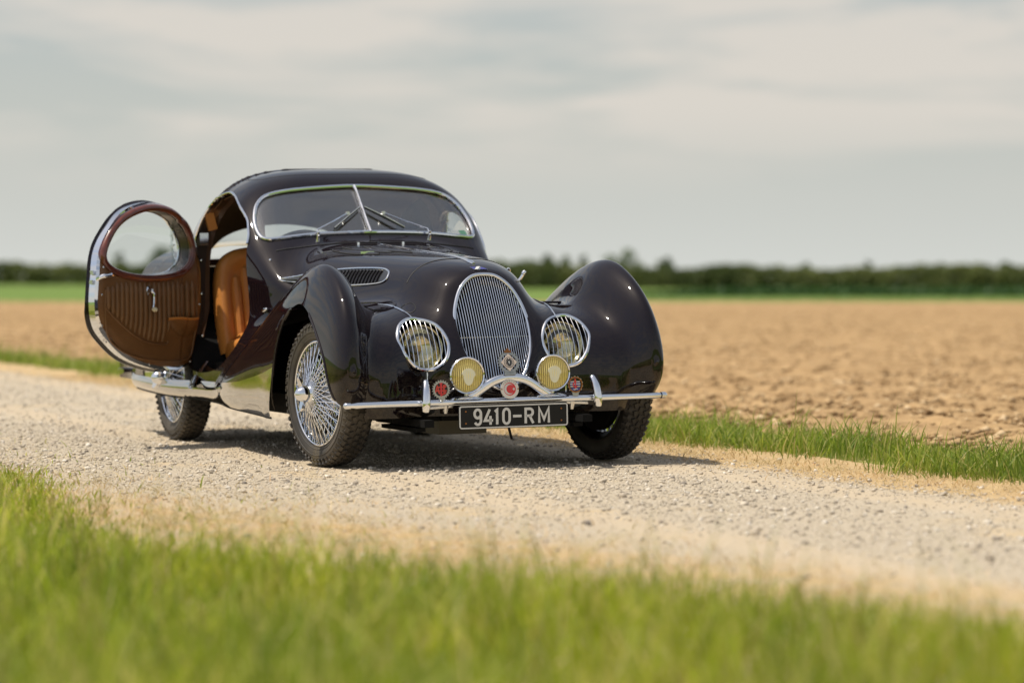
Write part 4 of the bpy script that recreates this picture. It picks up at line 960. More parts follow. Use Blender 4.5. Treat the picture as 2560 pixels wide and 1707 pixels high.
# inner lining as a clipped grid
gx_ = np.arange(-2.36, -1.43, .012); gz_ = np.arange(.42, 1.42, .012); GX, GZ = np.meshgrid(gx_, gz_, indexing='ij'); sh = GX.shape
g2 = np.stack([GX.ravel(), GZ.ravel()], 1); GI = np.arange(len(g2)).reshape(sh)
qd = np.stack([GI[:-1, :-1], GI[1:, :-1], GI[1:, 1:], GI[:-1, 1:]], -1).reshape(-1, 4); tri = np.concatenate([qd[:, [0, 1, 2]], qd[:, [0, 2, 3]]])
V2 = np.stack([g2[:, 0], g2[:, 1]], 1); LIM = inset(DOORP, .030); WIN2 = inset(DWIN, -.022)
V2, tri, _ = clip(V2, tri, lambda W: polydist(W, LIM)); V2, _, tri = clip(V2, tri, lambda W: polydist(W, WIN2)); V2, tri = compact(V2, tri)
A = inner(V2, DT); A[:, 1] += .012 * sstep(.0, .03, polydist(V2, LIM)); me = mesh_np('door_lining', A, tri); dpart(link('door_lining', me, LEATHER2, door))
def at(x, z, d): P_ = inner(np.array([[x, z]]), DT + .012 + d)[0]; return P_
wfr = MB().tube(V3(inner(inset(DWIN, -.012), DT + .012)), .020, 14, True).build('window_surround', WOOD, door); dpart(wfr)
n = len(DWIN); w0, w1 = inner(inset(DWIN, .006), .02), inner(inset(DWIN, .006), DT)
dpart(MB().add(V3(w0) + V3(w1), [(i, (i + 1) % n, n + (i + 1) % n, n + i) for i in range(n)]).build('window_channel', mat('dark_jamb', (.03, .018, .012)), door))
dpart(MB().tube(V3(inner(DWIN, -.002)), .008, 8, True).build('window_bead', CHROME, door))
# pleats between the window and the pocket line
def zlow(x): return np.interp(x, [-2.3, -2.07, -2.04, -1.9, -1.75, -1.6, -1.52], [.70, .70, .585, .60, .66, .745, .80])
for k in range(19):
    x = -1.555 - k * .0385; z0 = zlow(x) + .01; z1 = .935 if x < -1.62 else .915
    if z1 - z0 < .05: continue
    zs = np.linspace(z0, z1, 9); Pp = inner(np.stack([zs * 0 + x, zs], 1), DT + .010)
    dpart(MB().tube(V3(Pp), [.006] + [.0175] * 7 + [.006], 10).build('lining_pleat', LEATHER2, door))
for pts, r in (([(-1.53, .80), (-1.62, .735), (-1.76, .655), (-1.9, .598), (-2.04, .583), (-2.06, .60)], .006), ([(-1.535, .90), (-1.53, .80), (-1.545, .70), (-1.63, .60), (-1.80, .525), (-2.02, .49), (-2.24, .50), (-2.275, .62), (-2.28, .9)], .005)):
    P2 = spline(pts, 5); dpart(MB().tube(V3(inner(P2, DT + .014)), r, 8).build('lining_piping', LEATHER2, door))
# pocket
vs = []; NP = 15
for i in range(NP):
    t = i / (NP - 1); x = -2.035 - .235 * t; zt_ = .725 + .004 * math.sin(6 * t); zb_ = zt_ - .105 * math.sin(math.pi * min(1, .08 + t * 1.0 if t < .5 else 1.0 - (t - .5) * .35 + .0)) ** .7 if t > 0 else zt_ - .01
    zb_ = zt_ - np.interp(t, [0, .2, .45, .75, 1], [.008, .06, .095, .10, .075])
    for k in range(7):
        u = k / 6; z = zt_ + (zb_ - zt_) * u; vs.append(at(x, z, .006 + .032 * math.sin(math.pi * (.5 + .5 * u)) * math.sin(math.pi * (.06 + .90 * t)) ** .4))
pk = MB().add(V3(vs), [(i * 7 + k, i * 7 + k + 1, (i + 1) * 7 + k + 1, (i + 1) * 7 + k) for i in range(NP - 1) for k in range(6)]).build('door_pocket', LEATHER2, door); dpart(pk)
dpart(MB().tube([vs[i * 7] for i in range(NP)], .0075, 8).build('pocket_rim', LEATHER, door))
# winder, latch lever, screws, striker
q = at(-1.88, .885, .005); M = frame(q, (0, 1, 0)); dpart(MB().lathe([(.024, 0), (.024, .008), (.014, .014), (.010, .03), (.012, .034), (0, .036)], 20, M).build('winder_boss', CHROME, door))
dpart(MB().tube(V3(spline([q + np.array((0, .03, 0)), q + np.array((-.012, .04, -.02)), q + np.array((-.010, .042, -.07)), q + np.array((.0, .045, -.10))], 4)), .007, 8).build('window_winder', CHROME, door))
dpart(MB().lathe([(0, .02), (.010, .016), (.0135, 0), (.010, -.012), (0, -.014)], 16, frame(q + np.array((.002, .055, -.103)), (0, 1, -.2))).build('winder_knob', IVORY, door))
q = at(-1.50, .965, .0); dpart(MB().tube(V3(spline([q + np.array((.01, -.02, -.01)), q + np.array((.0, .02, .006)), q + np.array((-.05, .03, .012)), q + np.array((-.11, .012, .0))], 4)), [.013] * 5 + [.011] * 4 + [.008] * 4, 10).build('latch_lever', CHROME, door))
for x, z in ((-1.505, .87), (-1.515, .70), (-1.58, .61), (-1.93, .475), (-2.26, .48), (-1.53, 1.02), (-2.30, .8), (-1.555, 1.08)):
    dpart(MB().lathe([(0, .0035), (.005, .0025), (.0065, 0)], 10, frame(at(x, z, .001), (0, 1, 0))).build('lining_screw', CHROME2, door))
for z in (1.0, .95):
    p = inner(inset(DOORP, .004)[[int(np.argmin((DOORP[:, 1] - z) ** 2 + (DOORP[:, 0] + 1.47) ** 2))]], .05)[0]
    dpart(MB().box(p, (.010, .024, .022)).build('striker', CHROME2, door))
for o in DPARTS:
    if o is not door: warp_obj(o)
warp_obj(door)
# ================================================================ the land
FW = np.array([math.sin(TH), -math.cos(TH)]); LF = np.array([math.cos(TH), math.sin(TH)]); O2 = np.array([-.21, 15.15])
def uv2w(u, v): return O2 + np.outer(u, LF) + np.outer(v, FW)
def vnoise(x, y, seed=0):
    xi, yi = np.floor(x).astype(np.int64), np.floor(y).astype(np.int64); fx, fy = x - xi, y - yi; fx = fx * fx * (3 - 2 * fx); fy = fy * fy * (3 - 2 * fy)
    def h(a, b):
        n = (a * 374761393 + b * 668265263 + seed * 982451653) & 0xffffffff; n = ((n ^ (n >> 13)) * 1274126177) & 0xffffffff; return ((n ^ (n >> 16)) & 0xffff) / 65535.0
    return (h(xi, yi) * (1 - fx) + h(xi + 1, yi) * fx) * (1 - fy) + (h(xi, yi + 1) * (1 - fx) + h(xi + 1, yi + 1) * fx) * fy
def fbm(x, y, seed=0, o=4): return sum(vnoise(x * 2 ** k, y * 2 ** k, seed + k) * .5 ** k for k in range(o)) / 1.9
def grid(A, Bv, nu, nv):
    pass
def sheet(name, P, nu, nv, m, kind='structure'):
    I = np.arange(nu * nv).reshape(nu, nv); q = np.stack([I[:-1, :-1], I[1:, :-1], I[1:, 1:], I[:-1, 1:]], -1).reshape(-1, 4)
    a, b, c = P[q[0, 0]], P[q[0, 1]], P[q[0, 2]]
    if np.cross(b - a, c - a)[2] < 0: q = q[:, ::-1]
    o = link(name, mesh_np(name, P, q), m); o['kind'] = kind; return o
def road_uv(t):
    c = nd(t, 'ShaderNodeTexCoord'); s = nd(t, 'ShaderNodeSeparateXYZ'); t.links.new(c.outputs['Object'], s.inputs[0]); return c, s
def lin(t, s, ax, ay, c0):
    a = nd(t, 'ShaderNodeMath', operation='MULTIPLY_ADD'); a.inputs[1].default_value = ax; t.links.new(s.outputs['X'], a.inputs[0]); a.inputs[2].default_value = c0
    b = nd(t, 'ShaderNodeMath', operation='MULTIPLY_ADD'); b.inputs[1].default_value = ay; t.links.new(s.outputs['Y'], b.inputs[0]); t.links.new(a.outputs[0], b.inputs[2]); return b
def mixc_(t, f, a, b):
    m = nd(t, 'ShaderNodeMix', data_type='RGBA')
    if f is not None: t.links.new(f, m.inputs['Factor'])
    for i, v in ((6, a), (7, b)):
        if isinstance(v, tuple): m.inputs[i].default_value = (*v, 1)
        else: t.links.new(v, m.inputs[i])
    return m
def ss(t, src, a, b):
    m = nd(t, 'ShaderNodeMapRange', interpolation_type='SMOOTHSTEP', ins={'From Min': a, 'From Max': b}); t.links.new(src, m.inputs['Value']); return m
def addm(t, a, b, k=1.):
    m = nd(t, 'ShaderNodeMath', operation='MULTIPLY_ADD'); t.links.new(a, m.inputs[0]); m.inputs[1].default_value = k; t.links.new(b, m.inputs[2]); return m
cU, cV = -(O2 @ LF), -(O2 @ FW)
def b_road(t, b):
    c, s = road_uv(t); U = lin(t, s, LF[0], LF[1], cU); Vv = lin(t, s, FW[0], FW[1], cV)
    n1 = noise(t, 1.3, 5, .6); n2 = noise(t, 45, 4, .65); n3 = noise(t, 170, 3, .6); n4 = noise(t, 6, 4, .6)
    g1 = ramp(t, n2.outputs['Fac'], [(.28, (.365, .308, .228)), (.5, (.455, .388, .295)), (.72, (.565, .50, .40))])
    g2 = ramp(t, n3.outputs['Fac'], [(.26, (.66, .63, .60)), (.50, (1, 1, 1)), (.75, (1.1, 1.09, 1.06))])
    gm = nd(t, 'ShaderNodeMix', data_type='RGBA', blend_type='MULTIPLY'); gm.inputs[0].default_value = 1; t.links.new(g1.outputs[0], gm.inputs[6]); t.links.new(g2.outputs[0], gm.inputs[7])
    dirt = ramp(t, n4.outputs['Fac'], [(.3, (.45, .345, .21)), (.7, (.53, .42, .275))])
    gd = mixc_(t, ss(t, n1.outputs['Fac'], .53, .74).outputs[0], gm.outputs[2], dirt.outputs[0])
    ab = nd(t, 'ShaderNodeMath', operation='ABSOLUTE'); t.links.new(U.outputs[0], ab.inputs[0]); sb = nd(t, 'ShaderNodeMath', operation='SUBTRACT'); t.links.new(ab.outputs[0], sb.inputs[0]); sb.inputs[1].default_value = .80
    ab2 = nd(t, 'ShaderNodeMath', operation='ABSOLUTE'); t.links.new(sb.outputs[0], ab2.inputs[0]); rw = addm(t, n1.outputs['Fac'], ab2.outputs[0], .35); rut = ss(t, rw.outputs[0], .46, .24)
    rk = nd(t, 'ShaderNodeMath', operation='MULTIPLY'); t.links.new(rut.outputs[0], rk.inputs[0]); rk.inputs[1].default_value = .65
    gd = mixc_(t, rk.outputs[0], gd.outputs[2], (.50, .405, .285))        # fine dust packed down along the wheel lines
    straw = ramp(t, n3.outputs['Fac'], [(.3, (.36, .245, .12)), (.5, (.495, .355, .19)), (.7, (.62, .475, .275))])
    # near and far borders, wandering
    ub = addm(t, Vv.outputs[0], U.outputs[0], -.33)      # u - .33 v
    nn = addm(t, n1.outputs['Fac'], ub.outputs[0], .9); nearm_ = ss(t, nn.outputs[0], -2.05, -2.75); pat = ss(t, n4.outputs['Fac'], .36, .60); nearm = nd(t, 'ShaderNodeMath', operation='MULTIPLY'); t.links.new(nearm_.outputs[0], nearm.inputs[0]); pm = nd(t, 'ShaderNodeMapRange', ins={'To Min': .35, 'To Max': 1.}); t.links.new(pat.outputs[0], pm.inputs['Value']); t.links.new(pm.outputs[0], nearm.inputs[1])
    nn2 = addm(t, n1.outputs['Fac'], U.outputs[0], .5); farm = ss(t, nn2.outputs[0], 1.22, 1.45)
    mm = nd(t, 'ShaderNodeMath', operation='MAXIMUM'); t.links.new(nearm.outputs[0], mm.inputs[0]); t.links.new(farm.outputs[0], mm.inputs[1])
    fin = mixc_(t, mm.outputs[0], gd.outputs[2], straw.outputs[0]); t.links.new(fin.outputs[2], b.inputs['Base Color'])
    ad = nd(t, 'ShaderNodeMath', operation='ADD'); t.links.new(n2.outputs['Fac'], ad.inputs[0]); t.links.new(n3.outputs['Fac'], ad.inputs[1])
    bump(t, b, ad.outputs[0], .6, .010)
ROADM = mat('gravel', (.4, .34, .26), .95, build=b_road, spec=.15)
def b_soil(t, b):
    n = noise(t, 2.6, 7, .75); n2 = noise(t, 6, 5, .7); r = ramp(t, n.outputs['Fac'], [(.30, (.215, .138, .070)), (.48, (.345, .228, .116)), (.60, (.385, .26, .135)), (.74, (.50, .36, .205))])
    r2 = ramp(t, n2.outputs['Fac'], [(.34, (.62, .60, .58)), (.50, (1, 1, 1)), (.7, (1.14, 1.14, 1.14))]); m = nd(t, 'ShaderNodeMix', data_type='RGBA', blend_type='MULTIPLY'); m.inputs[0].default_value = 1  # moist and dry soil tones; dark spots painted in for missing clod shadows
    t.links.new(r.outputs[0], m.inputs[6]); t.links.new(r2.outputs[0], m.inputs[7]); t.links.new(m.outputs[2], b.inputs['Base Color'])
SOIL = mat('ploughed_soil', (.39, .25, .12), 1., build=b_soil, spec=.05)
def b_green(t, b):
    n = noise(t, .06, 5, .6); r = ramp(t, n.outputs['Fac'], [(.3, (.105, .165, .04)), (.7, (.15, .215, .058))]); t.links.new(r.outputs[0], b.inputs['Base Color'])
GREENF = mat('green_crop', (.1, .17, .04), 1., build=b_green, spec=.05)
def b_verge(t, b):
    n = noise(t, 3, 5, .6); r = ramp(t, n.outputs['Fac'], [(.3, (.10, .125, .025)), (.6, (.20, .20, .05)), (.8, (.34, .26, .11))]); t.links.new(r.outputs[0], b.inputs['Base Color'])
VERGE = mat('verge_turf', (.1, .11, .03), 1., build=b_verge, spec=.05)
def blade_mat(name, stops, trans, patch=2.2):
    m = bpy.data.materials.new(name); m.use_nodes = True; t = m.node_tree; b = t.nodes['Principled BSDF']; o = t.nodes['Material Output']
    g = nd(t, 'ShaderNodeNewGeometry'); r = ramp(t, g.outputs['Random Per Island'], stops); # clumps differ: some patches fresh and dark, some yellowed
    pn = noise(t, patch, 3, .6); pv = nd(t, 'ShaderNodeMapRange', ins={'From Min': .3, 'From Max': .7, 'To Min': .62, 'To Max': 1.28}); t.links.new(pn.outputs['Fac'], pv.inputs['Value'])
    ph = nd(t, 'ShaderNodeMapRange', ins={'From Min': .3, 'From Max': .7, 'To Min': .525, 'To Max': .485}); t.links.new(pn.outputs['Fac'], ph.inputs['Value'])
    r0 = r; r = nd(t, 'ShaderNodeHueSaturation'); t.links.new(r0.outputs[0], r.inputs['Color']); t.links.new(pv.outputs[0], r.inputs['Value']); t.links.new(ph.outputs[0], r.inputs['Hue'])
    t.links.new(r.outputs[0], b.inputs['Base Color']); b.inputs['Roughness'].default_value = .5; b.inputs['Specular IOR Level'].default_value = .25
    tl = nd(t, 'ShaderNodeBsdfTranslucent'); hs = nd(t, 'ShaderNodeHueSaturation', ins={'Value': 1.25, 'Saturation': 1.05}); t.links.new(r.outputs[0], hs.inputs['Color']); t.links.new(hs.outputs[0], tl.inputs[0])
    mx = nd(t, 'ShaderNodeMixShader'); mx.inputs[0].default_value = trans; t.links.new(b.outputs[0], mx.inputs[1]); t.links.new(tl.outputs[0], mx.inputs[2]); t.links.new(mx.outputs[0], o.inputs[0]); return m
GRASSM = blade_mat('grass_blades', [(0, (.17, .22, .018)), (.35, (.27, .33, .03)), (.7, (.37, .42, .055)), (.9, (.46, .44, .11)), (1, (.60, .50, .22))], .52)
GRASSF = blade_mat('verge_blades', [(0, (.11, .17, .022)), (.4, (.20, .27, .034)), (.8, (.29, .34, .06)), (1, (.48, .41, .17))], .48)
STRAWM = blade_mat('straw', [(0, (.34, .22, .09)), (.5, (.50, .35, .16)), (1, (.64, .50, .27))], .15)
LEAFM = blade_mat('hedge_leaves', [(0, (.105, .135, .050)), (.5, (.155, .185, .062)), (1, (.22, .235, .09))], .4, .12)
LEAFM2 = blade_mat('tree_leaves', [(0, (.09, .13, .06)), (.5, (.135, .18, .075)), (1, (.19, .225, .10))], .4, .3)  # leaves lightened towards blue-green: distance haze put into the colour
def b_stone(t, b):
    g = nd(t, 'ShaderNodeNewGeometry'); r = ramp(t, g.outputs['Random Per Island'], [(0, (.20, .175, .15)), (.10, (.36, .31, .25)), (.45, (.48, .41, .32)), (.8, (.58, .515, .42)), (1, (.68, .63, .56))])
    t.links.new(r.outputs[0], b.inputs['Base Color']); v = noise(t, 90, 3); bump(t, b, v.outputs['Fac'], .4, .004)
STONE = mat('gravel_stone', (.42, .38, .32), .9, build=b_stone, spec=.2)

# ground to the horizon
gp = np.array([(x, y, -.09) for x in (-3000, 3000) for y in (-300, 4500)], float); sheet('ground', gp, 2, 2, GREENF)
# road
nu, nv = 150, 860
uu = np.linspace(-3.1, 1.95, nu); vv = np.concatenate([np.linspace(-60, -16, 110, endpoint=False), np.linspace(-16, 9, 680, endpoint=False), np.linspace(9, 24, 70)])
UU, VV = np.meshgrid(uu, vv, indexing='ij'); u_, v_ = UU.ravel(), VV.ravel()
def road_z(u, v):
    z = .012 * (fbm(u * 1.1, v * .9, 3) - .5) + .010 * (fbm(u * 7, v * 7, 9) - .5) + .006 * (vnoise(u * 26, v * 26, 21) - .5)
    z = z - .02 * np.clip((np.abs(u + .3) - 1.5) / 1.2, 0, 1) ** 1.5 * 1.2
    calm = np.zeros_like(u)
    for x, y in ((0, -.752), (0, .752), (-2.65, -.745), (-2.65, .745)): calm = np.maximum(calm, np.exp(-(((u - y) / .16) ** 2 + ((v - x) / .2) ** 2)))
    return z * (1 - calm) - .002
W2_ = uv2w(u_, v_); sheet('gravel_road', np.column_stack([W2_, road_z(u_, v_)]), nu, nv, ROADM)
# verges and ploughed field
uu = np.linspace(-14, -2.95, 40); vv = np.linspace(-70, 24, 120); UU, VV = np.meshgrid(uu, vv, indexing='ij'); u_, v_ = UU.ravel(), VV.ravel()
sheet('verge', np.column_stack([uv2w(u_, v_), -.035 + .05 * (fbm(u_ * .8, v_ * .8, 5) - .5) * np.clip((-2.95 - u_) / .8, 0, 1)]), 40, 120, VERGE)
uu = np.linspace(1.93, 3.3, 24); vv = np.linspace(-110, 24, 200); UU, VV = np.meshgrid(uu, vv, indexing='ij'); u_, v_ = UU.ravel(), VV.ravel()
sheet('verge', np.column_stack([uv2w(u_, v_), -.03 + .04 * (fbm(u_, v_, 6) - .5)]), 24, 200, VERGE)
na, nr = 430, 760
aa = np.linspace(-.42, .42, na); yy_ = 11.0 * (123.0 / 11.0) ** np.linspace(0, 1, nr); AA, YY = np.meshgrid(aa, yy_, indexing='ij'); X_ = (AA * YY).ravel(); Y_ = YY.ravel()
hz_ = .035 * (fbm(X_ * 2.3, Y_ * 2.3, 31) - .5) + .06 * (fbm(X_ * 7.0, Y_ * 6.0, 37, 3) - .5) + .022 * np.maximum(0, vnoise(X_ * 10, Y_ * 8, 41) - .5) * 3  + .012 * np.sin((np.column_stack([X_, Y_]) @ LF) * 2 * np.pi / .9)
uq = (np.column_stack([X_, Y_]) - O2) @ LF
drop = np.clip((3.1 - uq) / .5, 0, 1)
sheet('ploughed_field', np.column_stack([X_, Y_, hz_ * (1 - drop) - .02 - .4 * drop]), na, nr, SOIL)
# broken clods lying on the ploughed soil
n = 95000; Yc = 14 * (95 / 14.) ** rng.uniform(0, 1, n); Xc = Yc * rng.uniform(-.30, .30, n); k = (np.column_stack([Xc, Yc]) - O2) @ LF > 3.0; Xc, Yc = Xc[k], Yc[k]; n = len(Xc)
cl = rng.uniform(0, 1, n) < np.clip(2.2 * (fbm(Xc * .8, Yc * .8, 71) - .25), .1, 1); Xc, Yc = Xc[cl], Yc[cl]; n = len(Xc); sz = .010 + .036 * rng.uniform(0, 1, n) ** 2.4
ov = np.array([(1, 0, 0), (-1, 0, 0), (0, 1, 0), (0, -1, 0), (0, 0, 1), (0, 0, -1)], float); of = np.array([(0, 2, 4), (2, 1, 4), (1, 3, 4), (3, 0, 4), (2, 0, 5), (1, 2, 5), (3, 1, 5), (0, 3, 5)])
cv = ov[None] * (1 + .3 * rng.normal(size=(n, 6, 1))) * sz[:, None, None] * np.array((1.2, 1., .5)); an = rng.uniform(0, 6.28, n)[:, None]; cx_, cy_ = cv[..., 0] * np.cos(an) - cv[..., 1] * np.sin(an), cv[..., 0] * np.sin(an) + cv[..., 1] * np.cos(an)
VC = np.stack([cx_ + Xc[:, None], cy_ + Yc[:, None], cv[..., 2] + (sz * .1 - .008)[:, None]], -1).reshape(-1, 3); TC = (of[None] + 6 * np.arange(n)[:, None, None]).reshape(-1, 3)
def b_clod(t, b):
    g = nd(t, 'ShaderNodeNewGeometry'); r = ramp(t, g.outputs['Random Per Island'], [(0, (.20, .125, .062)), (.4, (.34, .225, .115)), (.8, (.44, .305, .165)), (1, (.56, .42, .26))]); t.links.new(r.outputs[0], b.inputs['Base Color'])
o = link('soil_clods', mesh_np('soil_clods', VC, TC), mat('clod', (.35, .23, .12), 1., build=b_clod, spec=.05), None, False); o['kind'] = 'stuff'; o['label'] = 'broken brown clods of earth on the ploughed field'
gf = np.array([(x, y, z) for x in np.linspace(-140, 140, 30) for y, z in ((120.5, .0), (420, .05))], float); sheet('green_field', gf, 30, 2, GREENF)

# loose stones
def icos():
    p = (1 + 5 ** .5) / 2; v = np.array([(-1, p, 0), (1, p, 0), (-1, -p, 0), (1, -p, 0), (0, -1, p), (0, 1, p), (0, -1, -p), (0, 1, -p), (p, 0, -1), (p, 0, 1), (-p, 0, -1), (-p, 0, 1)], float); v /= np.linalg.norm(v[0])
    f = np.array([(0, 11, 5), (0, 5, 1), (0, 1, 7), (0, 7, 10), (0, 10, 11), (1, 5, 9), (5, 11, 4), (11, 10, 2), (10, 7, 6), (7, 1, 8), (3, 9, 4), (3, 4, 2), (3, 2, 6), (3, 6, 8), (3, 8, 9), (4, 9, 5), (2, 4, 11), (6, 2, 10), (8, 6, 7), (9, 8, 1)]); return v, f
def octa():
    v = np.array([(1, 0, 0), (-1, 0, 0), (0, 1, 0), (0, -1, 0), (0, 0, 1), (0, 0, -1)], float); f = np.array([(0, 2, 4), (2, 1, 4), (1, 3, 4), (3, 0, 4), (2, 0, 5), (1, 2, 5), (3, 1, 5), (0, 3, 5)]); return v, f
def stones(n, umin, umax, vmin, vmax, smin_, smax_, powr, base=icos):
    u = rng.uniform(umin, umax, n * 2); v = rng.uniform(vmin, vmax, n * 2)
    ub = u - .33 * v; keepp = np.clip(1.05 - np.clip((-2.0 - ub - .9 * fbm(u * 1.3, v * 1.3, 77) + .45) / .6, 0, 1) - np.clip((u - 1.15) / .25, 0, 1), .16, 1) * (.35 + .9 * fbm(u * .9, v * .5, 55))
    keepp = keepp * (1 - .55 * np.exp(-((np.abs(u + .05 * np.sin(v * .35)) - .78) / .22) ** 2))
    k = rng.uniform(0, 1, n * 2) < keepp
    for x, y in ((0, -.752), (0, .752), (-2.65, -.745), (-2.65, .745)): k &= ~((np.abs(u - y) < .085) & (np.abs(v - x) < .11))
    u, v = u[k][:n], v[k][:n]; n = len(u)
    s = smin_ + (smax_ - smin_) * rng.uniform(0, 1, n) ** powr
    bv, bf = base(); nvx = len(bv); R3 = rng.normal(size=(n, 3, 3)); Q, _ = np.linalg.qr(R3)
    sc3 = np.stack([rng.uniform(.7, 1.35, n), rng.uniform(.6, 1.1, n), rng.uniform(.4, .8, n)], 1)
    jit = 1 + .22 * rng.normal(size=(n, nvx, 1))
    vs = bv[None] * jit * sc3[:, None, :] * s[:, None, None]; yaw = Q[:, :2, :2]; ang = rng.uniform(0, 6.28, n); ca, sa = np.cos(ang)[:, None], np.sin(ang)[:, None]; ti = rng.normal(0, .35, n)[:, None]
    x, y, z = vs[..., 0], vs[..., 1], vs[..., 2]; y, z = y * np.cos(ti) - z * np.sin(ti), y * np.sin(ti) + z * np.cos(ti); x, y = x * ca - y * sa, x * sa + y * ca
    w_ = uv2w(u, v); zb = road_z(u, v)
    V_ = np.stack([x + w_[:, :1], y + w_[:, 1:], z + (zb + s * .22)[:, None]], -1).reshape(-1, 3); T_ = (bf[None] + nvx * np.arange(n)[:, None, None]).reshape(-1, 3); return V_, T_
parts = [stones(58000, -2.9, 1.6, -5, 8, .002, .0068, 1.8, octa), stones(8000, -2.9, 1.6, -5, 8, .005, .014, 2.4), stones(260, -2.9, 1.6, -6, 8, .012, .022, 2.4), stones(16000, -2.7, 1.6, -22, -5, .0035, .015, 2.6, octa)]
off = 0; VS, TS = [], []
for a, b in parts: VS.append(a); TS.append(b + off); off += len(a)
o = link('gravel_stones', mesh_np('gravel_stones', np.concatenate(VS), np.concatenate(TS)), STONE, None, False); o['kind'] = 'stuff'; o['label'] = 'loose grey and beige stones of the gravel road'

# grass
def blades(name, u, v, h, w_, lean, m, base_z, label, flat=False):
    n = len(u); P0 = np.column_stack([uv2w(u, v), base_z(u, v)]); ang = rng.uniform(0, 6.283, n); d = np.stack([np.cos(ang), np.sin(ang), 0 * ang], 1); sd_ = np.stack([-np.sin(ang), np.cos(ang), 0 * ang], 1)
    twist = rng.uniform(0, 6.283, n); sd_ = np.stack([np.cos(twist), np.sin(twist), 0 * twist], 1)
    rows = []
    for t, wk in ((0, .8), (.38, 1.), (.72, .7), (1, 0)):
        c = P0 + d * (lean * h * t ** 2)[:, None] + np.array((0, 0, 1.)) * (h * t * (1 - .35 * lean * t))[:, None]
        if wk > 0: rows += [c - sd_ * (w_ * wk / 2)[:, None], c + sd_ * (w_ * wk / 2)[:, None]]
        else: rows.append(c)
    V_ = np.stack(rows, 1).reshape(-1, 3); f = np.array([(0, 1, 3), (0, 3, 2), (2, 3, 5), (2, 5, 4), (4, 5, 6)]); T_ = (f[None] + 7 * np.arange(n)[:, None, None]).reshape(-1, 3)
    o = link(name, mesh_np(name, V_, T_), m, None, True); o['kind'] = 'stuff'; o['label'] = label; return o
vz = lambda u, v: -.03 + 0 * u
# near verge: tall, out of focus
n = 190000; u = rng.uniform(-7.2, -1.0, n); v = rng.uniform(-9, 11.5, n); w_ = uv2w(u, v)
edge = -2.45 + .45 * np.clip(v - 4.4, 0, 4.5) + .22 * np.clip(3.0 - v, 0, 1.5) + .5 * (fbm(v * .6, u * .6, 91) - .5); dens = np.clip((edge - u) / .45, 0, 1) ** 1.2 * (.35 + .9 * fbm(u * 1.6, v * 1.6, 12)) + .03 * np.clip((edge + 1.0 - u) / 1.0, 0, 1)
k = (rng.uniform(0, 1, n) < dens) & (w_[:, 1] > 4.3) & (np.abs(w_[:, 0]) < 1.2 + .24 * w_[:, 1]); u, v = u[k], v[k]
tall = np.clip((edge[k] + .1 - u) / 1.1, .25, 1); h = tall * rng.uniform(.08, .27, len(u)) * (.45 + 1.1 * fbm(u * 1.4, v * 1.4, 14)); h = np.where(rng.uniform(0, 1, len(u)) < .06, h * 1.6, h)
blades('tall_grass', u, v, h, rng.uniform(.004, .009, len(u)), rng.uniform(.1, .9, len(u)), GRASSM, lambda a, b: -.05 + .03 * (a > -3) + 0 * a, 'tall blurred green grass in the foreground')
k2 = rng.uniform(0, 1, len(u)) < .035
blades('dry_stalks', u[k2], v[k2], h[k2] * rng.uniform(1.1, 1.9, k2.sum()), rng.uniform(.002, .004, k2.sum()), rng.uniform(.0, .5, k2.sum()), STRAWM, lambda a, b: -.05 + .03 * (a > -3) + 0 * a, 'dry pale stalks among the foreground grass')
# far verge
n = 90000; v = np.where(rng.uniform(0, 1, n) < .6, rng.uniform(-9, 11, n), rng.uniform(-42, -9, n)); u = rng.uniform(1.45, 3.4, n)
lo = 1.62 + .5 * (fbm(v * .7, 0 * v + 3, 23) - .5); dens = np.clip((u - lo) / .22, 0, 1) * np.clip((2.95 + 1.2 * (fbm(v * 1.1, u * .9, 93) - .5) - u) / .6, 0, 1) * np.clip(2.6 * (fbm(u * 2.2, v * 1.4, 26) - .28), .05, 1.3); k = rng.uniform(0, 1, n) < dens; u, v = u[k], v[k]
h = rng.uniform(.06, .25, len(u)) * (.4 + 1.1 * fbm(u * 1.5, v * 1.5, 29)); h = np.where(rng.uniform(0, 1, len(u)) < .03, h * 1.45, h)
blades('verge_grass', u, v, h, rng.uniform(.004, .009, len(u)), rng.uniform(.1, .9, len(u)), GRASSF, vz, 'green grass strip between the gravel road and ploughed field')
# straw at both borders
n = 56000; v = rng.uniform(-14, 11, n); side = rng.uniform(0, 1, n) < .35; u = np.where(side, rng.normal(1.42, .22, n), -2.35 + .33 * np.clip(v - 1.9, -3, 6) * .55 + rng.normal(0, .45, n)); k = (u > -4) & (u < 2.1); u, v = u[k], v[k]
h = rng.uniform(.02, .09, len(u)); blades('dry_straw', u, v, h, rng.uniform(.0015, .004, len(u)), rng.uniform(.8, 2.6, len(u)), STRAWM, lambda a, b: -.012 + 0 * a, 'dry straw coloured grass along both edges of the gravel')

